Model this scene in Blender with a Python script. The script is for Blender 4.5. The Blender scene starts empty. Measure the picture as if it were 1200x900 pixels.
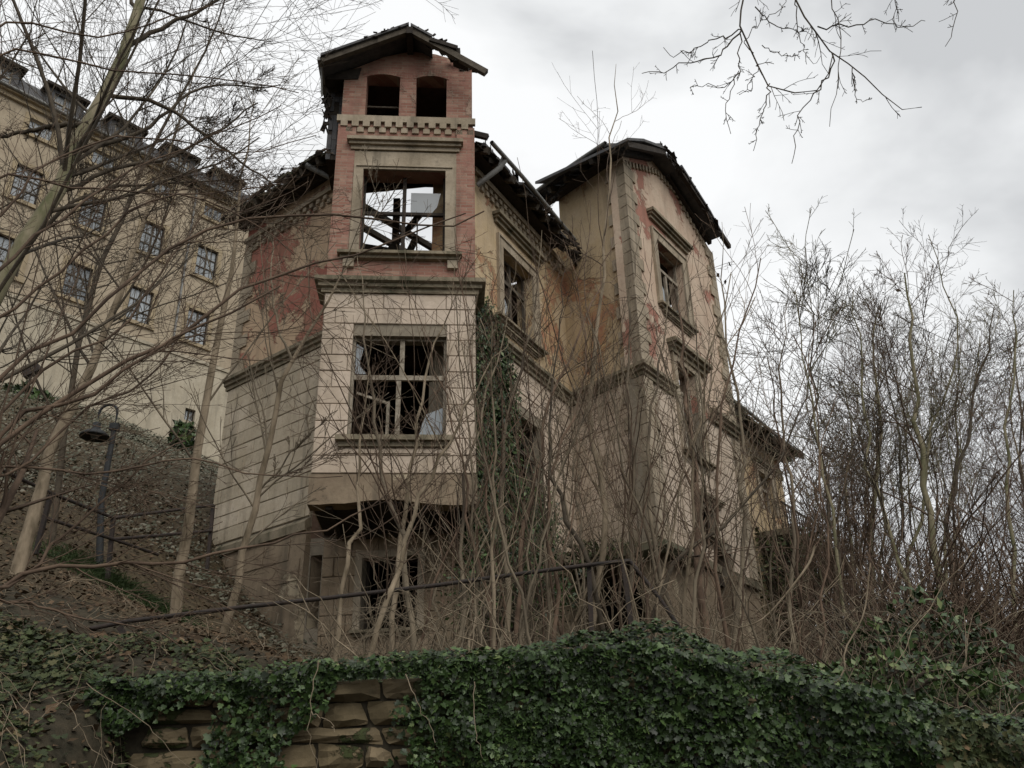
import bpy, bmesh, math
import numpy as np
from mathutils import Vector, Matrix

# ---------------------------------------------------------------- scene, camera, world, sun
S = bpy.context.scene
COL = S.collection
R = math.radians
rng = np.random.RandomState(7)

FPX, TH, ROLL = 1050.0, R(25.5), R(-1.4)          # focal length in photo pixels (1200 wide), pitch, roll
Fv = np.array([0, math.cos(TH), math.sin(TH)])
_R = np.array([1.0, 0, 0]); _U = np.cross(_R, Fv)
Rv = math.cos(ROLL) * _R + math.sin(ROLL) * _U
Uv = -math.sin(ROLL) * _R + math.cos(ROLL) * _U
cam_d = bpy.data.cameras.new('camera'); cam = bpy.data.objects.new('camera', cam_d); COL.objects.link(cam)
cam_d.sensor_width = 36; cam_d.lens = 36 * FPX / 1200; cam_d.clip_end = 5000; cam_d.clip_start = 0.05
M = Matrix.Identity(4)
for i in range(3):
    M[i][0], M[i][1], M[i][2] = Rv[i], Uv[i], -Fv[i]
cam.matrix_world = M
S.camera = cam
S.view_settings.view_transform = 'Standard'; S.view_settings.look = 'None'
S.view_settings.exposure = 0.36; S.view_settings.gamma = 1.0
S.render.engine = 'CYCLES'
S.cycles.max_bounces = 6; S.cycles.diffuse_bounces = 3; S.cycles.transparent_max_bounces = 8

W = bpy.data.worlds.new('World'); S.world = W; W.use_nodes = True
nt = W.node_tree; N = nt.nodes; L = nt.links; N.clear()
out = N.new('ShaderNodeOutputWorld'); bg = N.new('ShaderNodeBackground'); L.new(bg.outputs[0], out.inputs[0])
bg.inputs[1].default_value = 0.1
sky = N.new('ShaderNodeTexSky'); sky.sky_type = 'NISHITA'; sky.sun_disc = False
SUN_EL, SUN_ROT = R(48), R(150)
sky.sun_elevation = SUN_EL; sky.sun_rotation = SUN_ROT
tc = N.new('ShaderNodeTexCoord')
mp = N.new('ShaderNodeMapping'); mp.inputs['Scale'].default_value = (1.0, 1.0, 1.7); mp.inputs['Location'].default_value = (0.15, 0.2, 0.32)
L.new(tc.outputs['Generated'], mp.inputs[0])
n1 = N.new('ShaderNodeTexNoise'); n1.inputs['Scale'].default_value = 1.9; n1.inputs['Detail'].default_value = 6; n1.inputs['Roughness'].default_value = 0.52
n1.inputs['Distortion'].default_value = 0.25
L.new(mp.outputs[0], n1.inputs['Vector'])
cr = N.new('ShaderNodeValToRGB'); e = cr.color_ramp.elements
e[0].position = 0.36; e[0].color = (4.9, 5.0, 5.1, 1); e[1].position = 0.56; e[1].color = (7.9, 7.97, 8.0, 1)
m1 = cr.color_ramp.elements.new(0.47); m1.color = (6.9, 7.0, 7.05, 1)
L.new(n1.outputs[0], cr.inputs[0])
mx = N.new('ShaderNodeMixRGB'); mx.inputs[0].default_value = 0.96
L.new(sky.outputs[0], mx.inputs[1]); L.new(cr.outputs[0], mx.inputs[2]); L.new(mx.outputs[0], bg.inputs[0])

sd = bpy.data.lights.new('sun', 'SUN'); sun = bpy.data.objects.new('sun', sd); COL.objects.link(sun)
sd.energy = 1.5; sd.angle = R(45); sd.color = (1, 0.96, 0.9)
sdir = Vector((math.sin(SUN_ROT) * math.cos(SUN_EL), math.cos(SUN_ROT) * math.cos(SUN_EL), math.sin(SUN_EL)))
sun.rotation_euler = sdir.to_track_quat('Z', 'Y').to_euler()

# ---------------------------------------------------------------- survey helpers (rays through the photo meet real planes)
def ray(px, py):
    return Fv * FPX + Rv * (px - 600) - Uv * (py - 450)
def at_z(px, py, z):
    d = ray(px, py); return d * (z / d[2])
def at_y(px, py, y):
    d = ray(px, py); return d * (y / d[1])

# ---------------------------------------------------------------- object helpers
def link(o, parent=None):
    COL.objects.link(o)
    if parent is not None: o.parent = parent
    return o
def tag(o, label=None, cat=None, group=None, kind=None):
    if label: o['label'] = label
    if cat: o['category'] = cat
    if group: o['group'] = group
    if kind: o['kind'] = kind
    return o
def empty(name, label, cat, loc=(0, 0, 0), group=None):
    o = bpy.data.objects.new(name, None); o.location = Vector([float(v) for v in loc]); o.empty_display_size = .2
    link(o); tag(o, label, cat, group)
    return o
def np_mesh(name, V, F, uv=None, mats=None, smooth=False):
    """V (n,3); F (m,k) all faces with the same k."""
    me = bpy.data.meshes.new(name)
    V = np.asarray(V, dtype=np.float32); F = np.asarray(F, dtype=np.int32)
    k = F.shape[1]
    me.vertices.add(len(V)); me.vertices.foreach_set('co', V.ravel())
    me.loops.add(F.size); me.loops.foreach_set('vertex_index', F.ravel())
    me.polygons.add(len(F)); me.polygons.foreach_set('loop_start', np.arange(0, F.size, k, dtype=np.int32))
    me.polygons.foreach_set('loop_total', np.full(len(F), k, dtype=np.int32))
    if smooth: me.polygons.foreach_set('use_smooth', np.ones(len(F), dtype=bool))
    if mats: 
        for m in mats: me.materials.append(m)
    me.update(calc_edges=True)
    return me
class MB:
    """collects polygons, links them as one mesh object; origin at the parent's"""
    def __init__(s, du=None): s.v = []; s.f = []; s.du = du if du is not None else np.array([1.0, 0.35, 0])
    def add(s, V, F):
        b = len(s.v); s.v.extend([tuple(map(float, p)) for p in V]); s.f.extend([tuple(b + i for i in f) for f in F]); return s
    def hexa(s, P):
        """8 points: 0-3 one face, 4-7 the opposite"""
        return s.add(P, [(0, 1, 2, 3), (7, 6, 5, 4), (0, 4, 5, 1), (1, 5, 6, 2), (2, 6, 7, 3), (3, 7, 4, 0)])
    def slab(s, p, th, n=None):
        p = [np.array(q, float) for q in p]
        if n is None:
            n = np.cross(p[1] - p[0], p[-1] - p[0]); n = n / np.linalg.norm(n)
        k = len(p)
        V = p + [q - n * th for q in p]
        return s.add(V, [tuple(range(k)), tuple(range(2 * k - 1, k - 1, -1))] + [(i, k + i, k + (i + 1) % k, (i + 1) % k) for i in range(k)])
    def bar(s, a, b, w, h=None, up=(0, 0, 1)):
        a = np.array(a, float); b = np.array(b, float); h = h or w
        t = b - a; t /= np.linalg.norm(t); up = np.array(up, float)
        if abs(t @ up) > .97: up = np.array([1.0, 0, 0])
        x = np.cross(t, up); x /= np.linalg.norm(x); y = np.cross(x, t)
        x = x * w / 2; y = y * h / 2
        return s.hexa([a - x - y, a + x - y, a + x + y, a - x + y, b - x - y, b + x - y, b + x + y, b - x + y])
    def build(s, name, mat, parent=None, smooth=False, jitter=0):
        me = bpy.data.meshes.new(name)
        off = np.array(parent.matrix_basis.translation) if parent is not None else np.zeros(3)
        if parent is not None and parent.parent is not None: off = off + np.array(parent.parent.matrix_basis.translation)
        V = np.array(s.v)
        me.from_pydata((V - off).tolist(), [], s.f)
        bm = bmesh.new(); bm.from_mesh(me); bmesh.ops.recalc_face_normals(bm, faces=bm.faces); bm.to_mesh(me); bm.free()
        uvl = me.uv_layers.new(name='UVMap')
        idx = np.zeros(len(me.loops), dtype=np.int32); me.loops.foreach_get('vertex_index', idx)
        co = np.zeros(len(me.vertices) * 3, dtype=np.float32); me.vertices.foreach_get('co', co); co = co.reshape(-1, 3) + off
        uv = np.stack([co[idx] @ s.du, co[idx][:, 2]], 1)
        uvl.data.foreach_set('uv', uv.astype(np.float32).ravel())
        me.materials.append(mat)
        if smooth:
            for p in me.polygons: p.use_smooth = True
        o = bpy.data.objects.new(name, me); link(o, parent)
        return o
def recenter_to_parent(me, parent):
    pass

class Tubes:
    """polylines with radii -> one mesh of tapered tubes, vectorised"""
    def __init__(s): s.b = {}
    def add(s, P, Rr, sides=4):
        P = np.asarray(P, float); Rr = np.asarray(Rr, float)
        if P.ndim == 2: P = P[None]; Rr = Rr[None]
        s.b.setdefault((P.shape[1], sides), []).append((P, Rr)); return s
    def arrays(s):
        VV = []; FF = []; base = 0
        for (n, k), lst in s.b.items():
            P = np.concatenate([a for a, _ in lst]); Rr = np.concatenate([b for _, b in lst])
            T = np.empty_like(P); T[:, 1:-1] = P[:, 2:] - P[:, :-2]; T[:, 0] = P[:, 1] - P[:, 0]; T[:, -1] = P[:, -1] - P[:, -2]
            T /= np.linalg.norm(T, axis=2, keepdims=True) + 1e-9
            mean = P[:, -1] - P[:, 0]; mean /= np.linalg.norm(mean, axis=1, keepdims=True) + 1e-9
            ref = np.where(np.abs(mean[:, 2:3]) > .8, np.array([[1.0, 0.1, 0]]), np.array([[0, 0, 1.0]]))[:, None]
            X = np.cross(T, np.broadcast_to(ref, T.shape)); X /= np.linalg.norm(X, axis=2, keepdims=True) + 1e-9
            Y = np.cross(X, T)
            a = np.arange(k) * 2 * np.pi / k
            V = P[:, :, None] + Rr[:, :, None, None] * (np.cos(a)[None, None, :, None] * X[:, :, None] + np.sin(a)[None, None, :, None] * Y[:, :, None])
            m = P.shape[0]
            VV.append(V.reshape(-1, 3))
            i = np.arange(m)[:, None, None] * n * k + np.arange(n - 1)[None, :, None] * k
            j = np.arange(k)[None, None]; j2 = (j + 1) % k
            F = np.stack([i + j, i + j2, i + k + j2, i + k + j], -1).reshape(-1, 4) + base
            FF.append(F); base += m * n * k
        return np.concatenate(VV), np.concatenate(FF)
    def build(s, name, mat, parent=None, smooth=True):
        V, F = s.arrays()
        if parent is not None: V = V - np.array(parent.location)
        me = np_mesh(name, V, F, mats=[mat], smooth=smooth)
        o = bpy.data.objects.new(name, me); link(o, parent); return o

# ---------------------------------------------------------------- materials
def mat_new(name, rough=0.9, spec=0.2):
    m = bpy.data.materials.new(name); m.use_nodes = True
    b = m.node_tree.nodes['Principled BSDF']; b.inputs['Roughness'].default_value = rough
    b.inputs['Specular IOR Level'].default_value = spec
    return m, m.node_tree, b
def noise(nt, scale, detail=5, rough=.6, vec=None, dist=0):
    n = nt.nodes.new('ShaderNodeTexNoise'); n.inputs['Scale'].default_value = scale; n.inputs['Detail'].default_value = detail
    n.inputs['Roughness'].default_value = rough; n.inputs['Distortion'].default_value = dist
    if vec is not None: nt.links.new(vec, n.inputs['Vector'])
    return n.outputs[0]
def ramp(nt, fac, p0, p1, c0=(0, 0, 0, 1), c1=(1, 1, 1, 1)):
    r = nt.nodes.new('ShaderNodeValToRGB'); r.color_ramp.elements[0].position = p0; r.color_ramp.elements[1].position = p1
    r.color_ramp.elements[0].color = c0; r.color_ramp.elements[1].color = c1; nt.links.new(fac, r.inputs[0]); return r.outputs[0]
def mix(nt, fac, a, b, mode='MIX'):
    m = nt.nodes.new('ShaderNodeMixRGB'); m.blend_type = mode
    for i, v in ((0, fac), (1, a), (2, b)):
        if isinstance(v, (int, float)): m.inputs[i].default_value = v
        elif isinstance(v, tuple): m.inputs[i].default_value = (v + (1,))[:4]
        else: nt.links.new(v, m.inputs[i])
    return m.outputs[0]
def bump(nt, b, h, strength=.4, dist=.02, chain=None):
    n = nt.nodes.new('ShaderNodeBump'); n.inputs['Strength'].default_value = strength; n.inputs['Distance'].default_value = dist
    nt.links.new(h, n.inputs['Height'])
    if chain is not None: nt.links.new(chain, n.inputs['Normal'])
    nt.links.new(n.outputs[0], b.inputs['Normal']); return n.outputs[0]
def pos(nt, scale=(1, 1, 1)):
    g = nt.nodes.new('ShaderNodeNewGeometry'); m = nt.nodes.new('ShaderNodeMapping'); m.inputs['Scale'].default_value = scale
    nt.links.new(g.outputs['Position'], m.inputs[0]); return m.outputs[0]
def masonry(name, base, second, patch=None, patch_amt=.55, brick=None, grime=(.05, .045, .035), per_obj=0.0, grime_amt=.6, patch_scale=.45, streak=True):
    """weathered plaster or stone: base/second tone, large patches (raw brick or other plaster), streaks of soot"""
    m, nt, b = mat_new(name, .93, .15)
    p = pos(nt)
    c = mix(nt, ramp(nt, noise(nt, 1.3, 6, .65, p), .38, .62), base, second)
    fine = noise(nt, 14, 4, .7, p)
    c = mix(nt, .35, c, ramp(nt, fine, .3, .7, (.55, .55, .55, 1), (1, 1, 1, 1)), 'MULTIPLY')
    hb = fine; fpatch = None
    if patch is not None:
        f = ramp(nt, noise(nt, patch_scale, 9, .68, p, .3), patch_amt - .012, patch_amt + .012)
        fpatch = f
        pc = patch
        if brick:
            uvn = nt.nodes.new('ShaderNodeUVMap')
            bt = nt.nodes.new('ShaderNodeTexBrick'); bt.inputs['Scale'].default_value = 1.0
            bt.inputs['Brick Width'].default_value = .26; bt.inputs['Row Height'].default_value = .077; bt.inputs['Mortar Size'].default_value = .007
            bt.inputs['Color1'].default_value = brick[0] + (1,); bt.inputs['Color2'].default_value = brick[1] + (1,); bt.inputs['Mortar'].default_value = (.26, .21, .16, 1)
            bt.inputs['Bias'].default_value = -.1
            nt.links.new(uvn.outputs[0], bt.inputs['Vector'])
            pc = mix(nt, ramp(nt, noise(nt, 3, 4, .6, p), .45, .65), bt.outputs[0], patch)
            hb2 = nt.nodes.new('ShaderNodeMath'); hb2.operation = 'MULTIPLY_ADD'
            nt.links.new(bt.outputs['Fac'], hb2.inputs[0]); hb2.inputs[1].default_value = -.6; nt.links.new(fine, hb2.inputs[2]); hb = hb2.outputs[0]
        c = mix(nt, f, c, pc)
    if streak:
        st = noise(nt, 1.0, 5, .6, pos(nt, (3.2, 3.2, .35)))
        c = mix(nt, mix(nt, 1.0, ramp(nt, st, .5, .72), (grime_amt,) * 3, 'MULTIPLY'), c, grime)
    sp = noise(nt, 5, 6, .75, p)
    c = mix(nt, mix(nt, 1.0, ramp(nt, sp, .55, .75), (grime_amt,) * 3, 'MULTIPLY'), c, grime)
    if per_obj:
        oi = nt.nodes.new('ShaderNodeObjectInfo')
        v = ramp(nt, oi.outputs['Random'], 0, 1, (1 - per_obj, 1 - per_obj, 1 - per_obj * 1.15, 1), (1, 1, 1, 1))
        c = mix(nt, 1.0, c, v, 'MULTIPLY')
    nt.links.new(c, b.inputs['Base Color'])
    ch = None
    if fpatch is not None:                       # the surviving coat stands proud of what it has fallen from
        inv = nt.nodes.new('ShaderNodeMath'); inv.operation = 'SUBTRACT'; inv.inputs[0].default_value = 1; nt.links.new(fpatch, inv.inputs[1])
        ch = bump(nt, b, inv.outputs[0], .8, .03)
    bump(nt, b, hb, .5, .015, ch)
    return m
def simple(name, a, bcol, scale=6, rough=.9, spec=.2, per_obj=0, bumpd=.01, stretch=(1, 1, 1)):
    m, nt, b = mat_new(name, rough, spec)
    c = mix(nt, ramp(nt, noise(nt, scale, 5, .65, pos(nt, stretch)), .35, .65), a, bcol)
    if per_obj:
        oi = nt.nodes.new('ShaderNodeObjectInfo')
        c = mix(nt, 1.0, c, ramp(nt, oi.outputs['Random'], 0, 1, (1 - per_obj,) * 3 + (1,), (1, 1, 1, 1)), 'MULTIPLY')
    nt.links.new(c, b.inputs['Base Color'])
    bump(nt, b, noise(nt, scale * 3, 4, .7, pos(nt, stretch)), .5, bumpd)
    return m
def leafmat(name, cols, scale=9, rough=.55, spec=.35):
    m, nt, b = mat_new(name, rough, spec)
    at = nt.nodes.new('ShaderNodeAttribute'); at.attribute_name = 'tone'
    r = nt.nodes.new('ShaderNodeValToRGB'); el = r.color_ramp.elements
    el[0].position = 0; el[0].color = cols[0] + (1,); el[1].position = 1; el[1].color = cols[-1] + (1,)
    for i, c in enumerate(cols[1:-1]):
        q = el.new((i + 1) / (len(cols) - 1)); q.color = c + (1,)
    nt.links.new(at.outputs['Fac'], r.inputs[0]); nt.links.new(r.outputs[0], b.inputs['Base Color'])
    return m

m_ashlar = masonry('ashlar_stone', (.52, .445, .345), (.44, .37, .275), per_obj=.2, grime_amt=.5, streak=True)
m_ashlar_pink = masonry('ashlar_stone_warm', (.56, .465, .375), (.48, .39, .305), per_obj=.16, grime_amt=.28)
m_joint = simple('joint_mortar', (.17, .145, .11), (.24, .205, .155), 8)
m_ashlar_low = masonry('dark_ashlar', (.33, .255, .18), (.26, .195, .13), per_obj=.2, grime_amt=.6)  # darker, browner ashlar tone for the basement blocks under the bay
m_trim = masonry('trim_stone', (.38, .32, .24), (.28, .23, .165), grime_amt=.6)
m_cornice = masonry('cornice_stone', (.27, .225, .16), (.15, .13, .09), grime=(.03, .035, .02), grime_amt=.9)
m_brick = masonry('tower_brick', (.31, .185, .14), (.34, .25, .19), patch=(.26, .135, .105), patch_amt=.40, brick=((.23, .11, .082), (.34, .215, .16)), grime_amt=.4)
m_redplaster = masonry('red_plaster', (.34, .13, .10), (.32, .165, .115), patch=(.44, .32, .215), patch_amt=.53, brick=None, grime_amt=.45, patch_scale=.55)
m_tanplaster = masonry('tan_plaster', (.50, .39, .26), (.46, .35, .21), patch=(.33, .16, .10), patch_amt=.56, brick=((.36, .21, .11), (.46, .33, .18)), grime_amt=.3, patch_scale=.5)
m_pinkplaster = masonry('pink_plaster', (.53, .42, .32), (.48, .36, .27), patch=(.31, .155, .115), patch_amt=.57, brick=None, grime_amt=.28, patch_scale=.6)
m_base = masonry('plinth_render', (.25, .195, .135), (.19, .145, .10), patch=(.36, .30, .21), patch_amt=.56, grime_amt=.7)
m_base_dark = masonry('shaded_plinth', (.13, .10, .065), (.09, .07, .045), grime_amt=.8)  # plinth render darkened: the shadows around the cellar are put into its colour
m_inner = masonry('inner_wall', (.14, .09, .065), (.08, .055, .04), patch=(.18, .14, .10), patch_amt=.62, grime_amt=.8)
m_timber = simple('weathered_timber', (.055, .045, .035), (.10, .085, .065), 7, stretch=(1, 1, 1))
m_white_timber = simple('pale_window_paint', (.33, .29, .23), (.14, .115, .085), 7)
m_dark_timber = simple('dark_timber', (.022, .018, .015), (.045, .037, .03), 6)
m_slate = simple('slate', (.035, .036, .04), (.075, .072, .07), 5, rough=.7, spec=.4)
m_zinc = simple('zinc_gutter', (.20, .20, .19), (.11, .11, .10), 5, rough=.6, spec=.5)
m_moss = simple('mossy_roof', (.05, .055, .03), (.10, .085, .06), 4)
m_iron = simple('rusted_iron', (.015, .012, .010), (.035, .022, .016), 12, rough=.75, spec=.4)
m_steel = simple('grey_painted_steel', (.028, .03, .03), (.018, .019, .02), 8, rough=.6, spec=.25)
m_castle = masonry('castle_render', (.40, .335, .245), (.33, .27, .195), grime=(.2, .17, .12), grime_amt=.5)
m_castle_low = masonry('castle_lower_render', (.44, .39, .30), (.36, .315, .235), grime=(.2, .18, .14), grime_amt=.5)
m_castle_trim = masonry('castle_trim', (.36, .29, .19), (.31, .25, .165), grime_amt=.3)
m_bark = simple('bark', (.055, .042, .03), (.22, .18, .125), 3, bumpd=.008, stretch=(1, 1, .3))
m_bark_pale = simple('pale_bark', (.10, .078, .05), (.27, .215, .15), 7, bumpd=.006, stretch=(1, 1, .3))
m_bark_green = simple('greenish_bark', (.09, .09, .045), (.21, .18, .12), 6, bumpd=.008, stretch=(1, 1, .3))
m_twig = simple('twig_bark', (.05, .034, .024), (.13, .09, .062), 4, bumpd=.003)
m_bark_dark = simple('dark_bark', (.035, .028, .02), (.085, .068, .048), 6, bumpd=.006)
m_bark_red = simple('reddish_bark', (.065, .043, .03), (.19, .13, .09), 3, bumpd=.005)
m_soil = simple('leaf_litter_soil', (.035, .026, .015), (.085, .064, .036), 9, bumpd=.04)
m_bank = simple('ivy_bank_soil', (.022, .02, .012), (.05, .04, .025), 6, bumpd=.04)
m_wallstone = masonry('rubble_stone', (.24, .185, .115), (.15, .118, .072), patch=(.06, .072, .03), patch_amt=.56, per_obj=.35, patch_scale=2.5, grime_amt=.8, streak=False)
m_ochrestone = masonry('ochre_stone', (.33, .25, .12), (.25, .185, .09), patch=(.08, .09, .035), patch_amt=.58, patch_scale=3, grime_amt=.5, streak=False)
m_ivy = leafmat('ivy_leaf', [(.007, .011, .004), (.016, .029, .008), (.032, .060, .016), (.068, .110, .034), (.17, .19, .075)], rough=.42, spec=.3)
m_ivy_dull = leafmat('dull_ivy_leaf', [(.010, .014, .005), (.024, .034, .009), (.042, .058, .016), (.080, .078, .03), (.15, .095, .05)], rough=.7)
m_scrub = leafmat('grey_scrub_leaf', [(.02, .022, .012), (.05, .055, .032), (.085, .088, .06), (.14, .13, .095), (.20, .18, .14)], rough=.8)
m_litter = leafmat('dead_leaf', [(.03, .02, .012), (.06, .04, .022), (.10, .065, .038), (.19, .135, .085)], rough=.8, spec=.15)
m_grass = leafmat('grass_blade', [(.02, .035, .010), (.035, .06, .015), (.06, .09, .025)], rough=.7)
m, nt_, b_ = mat_new('window_glass', .08, .6); b_.inputs['Base Color'].default_value = (.055, .065, .075, 1); m_glass = m
m, nt_, b_ = mat_new('hazy_glass', .25, .6); b_.inputs['Base Color'].default_value = (.16, .175, .19, 1); m_glass2 = m
oi_ = nt_.nodes.new('ShaderNodeObjectInfo'); nt_.links.new(ramp(nt_, oi_.outputs['Random'], 0, 1, (.07, .08, .085, 1), (.36, .39, .41, 1)), b_.inputs['Base Color'])

# ---------------------------------------------------------------- survey of the villa's plan, from its string course
HS = 9.5
P1 = at_z(268, 459, HS)[:2]; P2 = at_z(379, 406, HS)[:2]
P3 = at_z(560, 391, HS)[:2]; P4 = at_z(668, 478, HS)[:2]
P5 = at_z(753, 440, HS)[:2]; P6 = at_z(868, 522, HS)[:2]
B1 = at_z(381, 344, HS)[:2]; B2 = at_z(557, 347, HS)[:2]
class Wall:
    def __init__(s, A, B):
        s.A = np.array([A[0], A[1], 0.0]); s.B = np.array([B[0], B[1], 0.0]); d = s.B - s.A; s.L = np.linalg.norm(d); s.d = d / s.L
        s.n = np.array([s.d[1], -s.d[0], 0.0])
        if s.n @ s.A > 0: s.n = -s.n
    def p(s, u, z, w=0.0): return s.A + s.d * u + s.n * w + np.array([0, 0, z])
    def px(s, x, y, w=0.0):
        r = ray(x, y); o = s.A + s.n * w
        t = (o @ s.n) / (r @ s.n); q = r * t - s.A
        return q @ s.d, q[2]
    def rect(s, x0, y0, x1, y1, w=0.0):
        """rectangle on the wall from its photo top-left and bottom-right corners"""
        ua, za = s.px(x0, y0, w); ub, zb = s.px(x1, y1, w)
        return min(ua, ub), max(ua, ub), min(za, zb), max(za, zb)
    def box(s, mb, u0, u1, z0, z1, w0, w1):
        p = s.p
        mb.hexa([p(u0, z0, w0), p(u1, z0, w0), p(u1, z1, w0), p(u0, z1, w0), p(u0, z0, w1), p(u1, z0, w1), p(u1, z1, w1), p(u0, z1, w1)]); return mb
    def mb(s): return MB(du=s.d + s.n)
    def panel(s, u0, u1, z0, z1, holes=(), th=.45, w=0.0, arch=()):
        mb = s.mb()
        us = sorted({u0, u1} | {h[i] for h in holes for i in (0, 1) if u0 < h[i] < u1}); zs = sorted({z0, z1} | {h[i] for h in holes for i in (2, 3) if z0 < h[i] < z1})
        nu, nz = len(us) - 1, len(zs) - 1
        def solid(i, j):
            if i < 0 or j < 0 or i >= nu or j >= nz: return False
            cu, cz = (us[i] + us[i + 1]) / 2, (zs[j] + zs[j + 1]) / 2
            return not any(h[0] < cu < h[1] and h[2] < cz < h[3] for h in holes)
        P = s.p
        for i in range(nu):
            for j in range(nz):
                if not solid(i, j): continue
                a, b, c, d = us[i], us[i + 1], zs[j], zs[j + 1]
                fr = [P(a, c, w), P(b, c, w), P(b, d, w), P(a, d, w)]; bk = [P(a, c, w - th), P(b, c, w - th), P(b, d, w - th), P(a, d, w - th)]
                mb.add(fr, [(0, 1, 2, 3)]); mb.add(bk, [(3, 2, 1, 0)])
                for (di, dj, x, y) in ((0, -1, 0, 1), (1, 0, 1, 2), (0, 1, 2, 3), (-1, 0, 3, 0)):
                    if not solid(i + di, j + dj): mb.add([fr[x], fr[y], bk[y], bk[x]], [(0, 3, 2, 1)])
        return mb
def weld_build(mb, name, mat, parent, **k):
    o = mb.build(name, mat, parent, **k)
    bm = bmesh.new(); bm.from_mesh(o.data); bmesh.ops.remove_doubles(bm, verts=bm.verts, dist=.0008)
    bmesh.ops.recalc_face_normals(bm, faces=bm.faces); bm.to_mesh(o.data); bm.free()
    return o

WF = Wall(Wall(P5, P6).p(0, 0)[:2] * 0 + P6 - Wall(P5, P6).n[:2] * .8, P6 - Wall(P5, P6).n[:2] * .8 + Wall(P5, P6).d[:2] * 5.65)
WL = Wall(P1, P2); WA = Wall(P3, P4); WR = Wall(P4, P5); WG = Wall(P5, P6); WB = Wall(B1, B2)
dA = WA.d[:2]

# ---------------------------------------------------------------- terrain
WALL_Y = 6.5
def wall_top(x):
    pts = [at_y(px, py, WALL_Y) for px, py in ((150, 812), (300, 804), (400, 792), (600, 780), (750, 766), (860, 795), (1000, 828), (1150, 862), (1400, 900))]
    return np.interp(x, [p[0] for p in pts], [p[2] for p in pts])
_cp = []
def cp(px, py, y): _cp.append(at_y(px, py, y))
for a in ((205, 728, 11), (300, 776, 12.5), (360, 782, 16.8), (245, 680, 18.4), (100, 690, 11), (130, 650, 15), (190, 640, 16.5), (0, 640, 12), (0, 690, 9), (0, 742, 7.5), (110, 742, 8.2), (-200, 700, 8), (-200, 560, 14),
          (0, 900, 4.8), (-200, 900, 4.0), (150, 905, 5.6), (0, 820, 5.9), (150, 812, 6.6), (-200, 800, 5.6),
          (60, 560, 19), (150, 580, 19), (245, 600, 21), (0, 500, 24), (130, 510, 27), (190, 530, 30), (250, 562, 33), (-300, 420, 25), (0, 452, 37), (60, 470, 42), (190, 520, 45), (260, 560, 47),
          (900, 785, 21), (700, 778, 17), (1000, 815, 20), (1200, 860, 12), (1300, 850, 20)): cp(*a)
for x, y, z in ((0, 9, 1.1), (4, 9, .9), (-1.5, 8, 1.1), (-4, 2.5, -1.6), (-6, 3.2, -.6), (8, 8, .4), (14, 10, -.5), (14, 25, -1.5), (20, 45, -4), (5, 40, 4), (0, 40, 9), (40, 20, -5), (40, 60, -6), (-15, 8, 3.5), (-20, 20, 9), (-35, 30, 16), (-20, 60, 20), (0, 65, 14), (9, 8, .3)):
    _cp.append((x, y, z))
_cp = np.array(_cp)
def _phi(r): return np.where(r > 0, r * r * np.log(r + 1e-9), 0)
def _solve():
    n = len(_cp); r = np.linalg.norm(_cp[:, None, :2] - _cp[None, :, :2], axis=2)
    A = np.zeros((n + 3, n + 3)); A[:n, :n] = _phi(r) + np.eye(n) * .8; A[:n, n] = 1; A[:n, n + 1:] = _cp[:, :2]; A[n, :n] = 1; A[n + 1:, :n] = _cp[:, :2].T
    return np.linalg.solve(A, np.concatenate([_cp[:, 2], np.zeros(3)]))
_w = _solve()
def hill(x, y):
    x = np.asarray(x, float); y = np.asarray(y, float); n = len(_cp)
    r = np.sqrt((x[..., None] - _cp[:, 0]) ** 2 + (y[..., None] - _cp[:, 1]) ** 2)
    return _phi(r) @ _w[:n] + _w[n] + _w[n + 1] * x + _w[n + 2] * y
def sstep(a, b, x): t = np.clip((x - a) / (b - a), 0, 1); return t * t * (3 - 2 * t)
def vnoise(x, y, s, seed):
    r = np.random.RandomState(seed); z = 0 * x
    for i in range(6):
        a = r.uniform(0, 2 * np.pi); k = s * r.uniform(.6, 1.8); z = z + np.sin(k * (x * math.cos(a) + y * math.sin(a)) + r.uniform(0, 6.3))
    return z / 6
def ground(x, y):
    x = np.asarray(x, float); y = np.asarray(y, float)
    h = hill(np.clip(x, -45, 45), np.clip(y, 2.0, 70)) + vnoise(x, y, 2.2, 3) * .09 + vnoise(x, y, 6, 4) * .035
    top = wall_top(x) - .05
    near = 1 - sstep(WALL_Y + .5, WALL_Y + 2.5, y)
    xr = sstep(-2.9, -1.9, x)
    h = h * (1 - near * xr) + top * near * xr
    front = (1 - sstep(WALL_Y + .02, WALL_Y + .16, y)) * xr
    h = h * (1 - front) - 1.6 * front
    f2 = 1 - sstep(1.8, 4.6, np.hypot(x + 0, y * 1.0)); h = h * (1 - f2) - 1.6 * f2
    return np.clip(h, -6.5, 24)
def axis(segs):
    return np.concatenate([np.arange(a, b, s) for a, b, s in segs] + [[segs[-1][1]]])
gx = axis([(-400, -60, 30), (-60, -12, 1.5), (-12, -5, .25), (-5, 4, .12), (4, 12, .3), (12, 60, 2), (60, 400, 30)])
gy = axis([(-60, 0, 6), (0, 4, .3), (4, 9, .1), (9, 20, .25), (20, 60, 1), (60, 400, 30)])
GX, GY = np.meshgrid(gx, gy); GZ = ground(GX, GY)
V = np.stack([GX, GY, GZ], -1).reshape(-1, 3); nx = len(gx)
I = (np.arange(len(gy) - 1)[:, None] * nx + np.arange(nx - 1)[None]).ravel()
me = np_mesh('hillside', V, np.stack([I, I + 1, I + nx + 1, I + nx], 1), mats=[m_soil, m_bank], smooth=True)
mi = (V[I, 1] < 9.2).astype(np.int32); me.polygons.foreach_set('material_index', mi)
tag(link(bpy.data.objects.new('hillside', me)), kind='structure')
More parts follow.
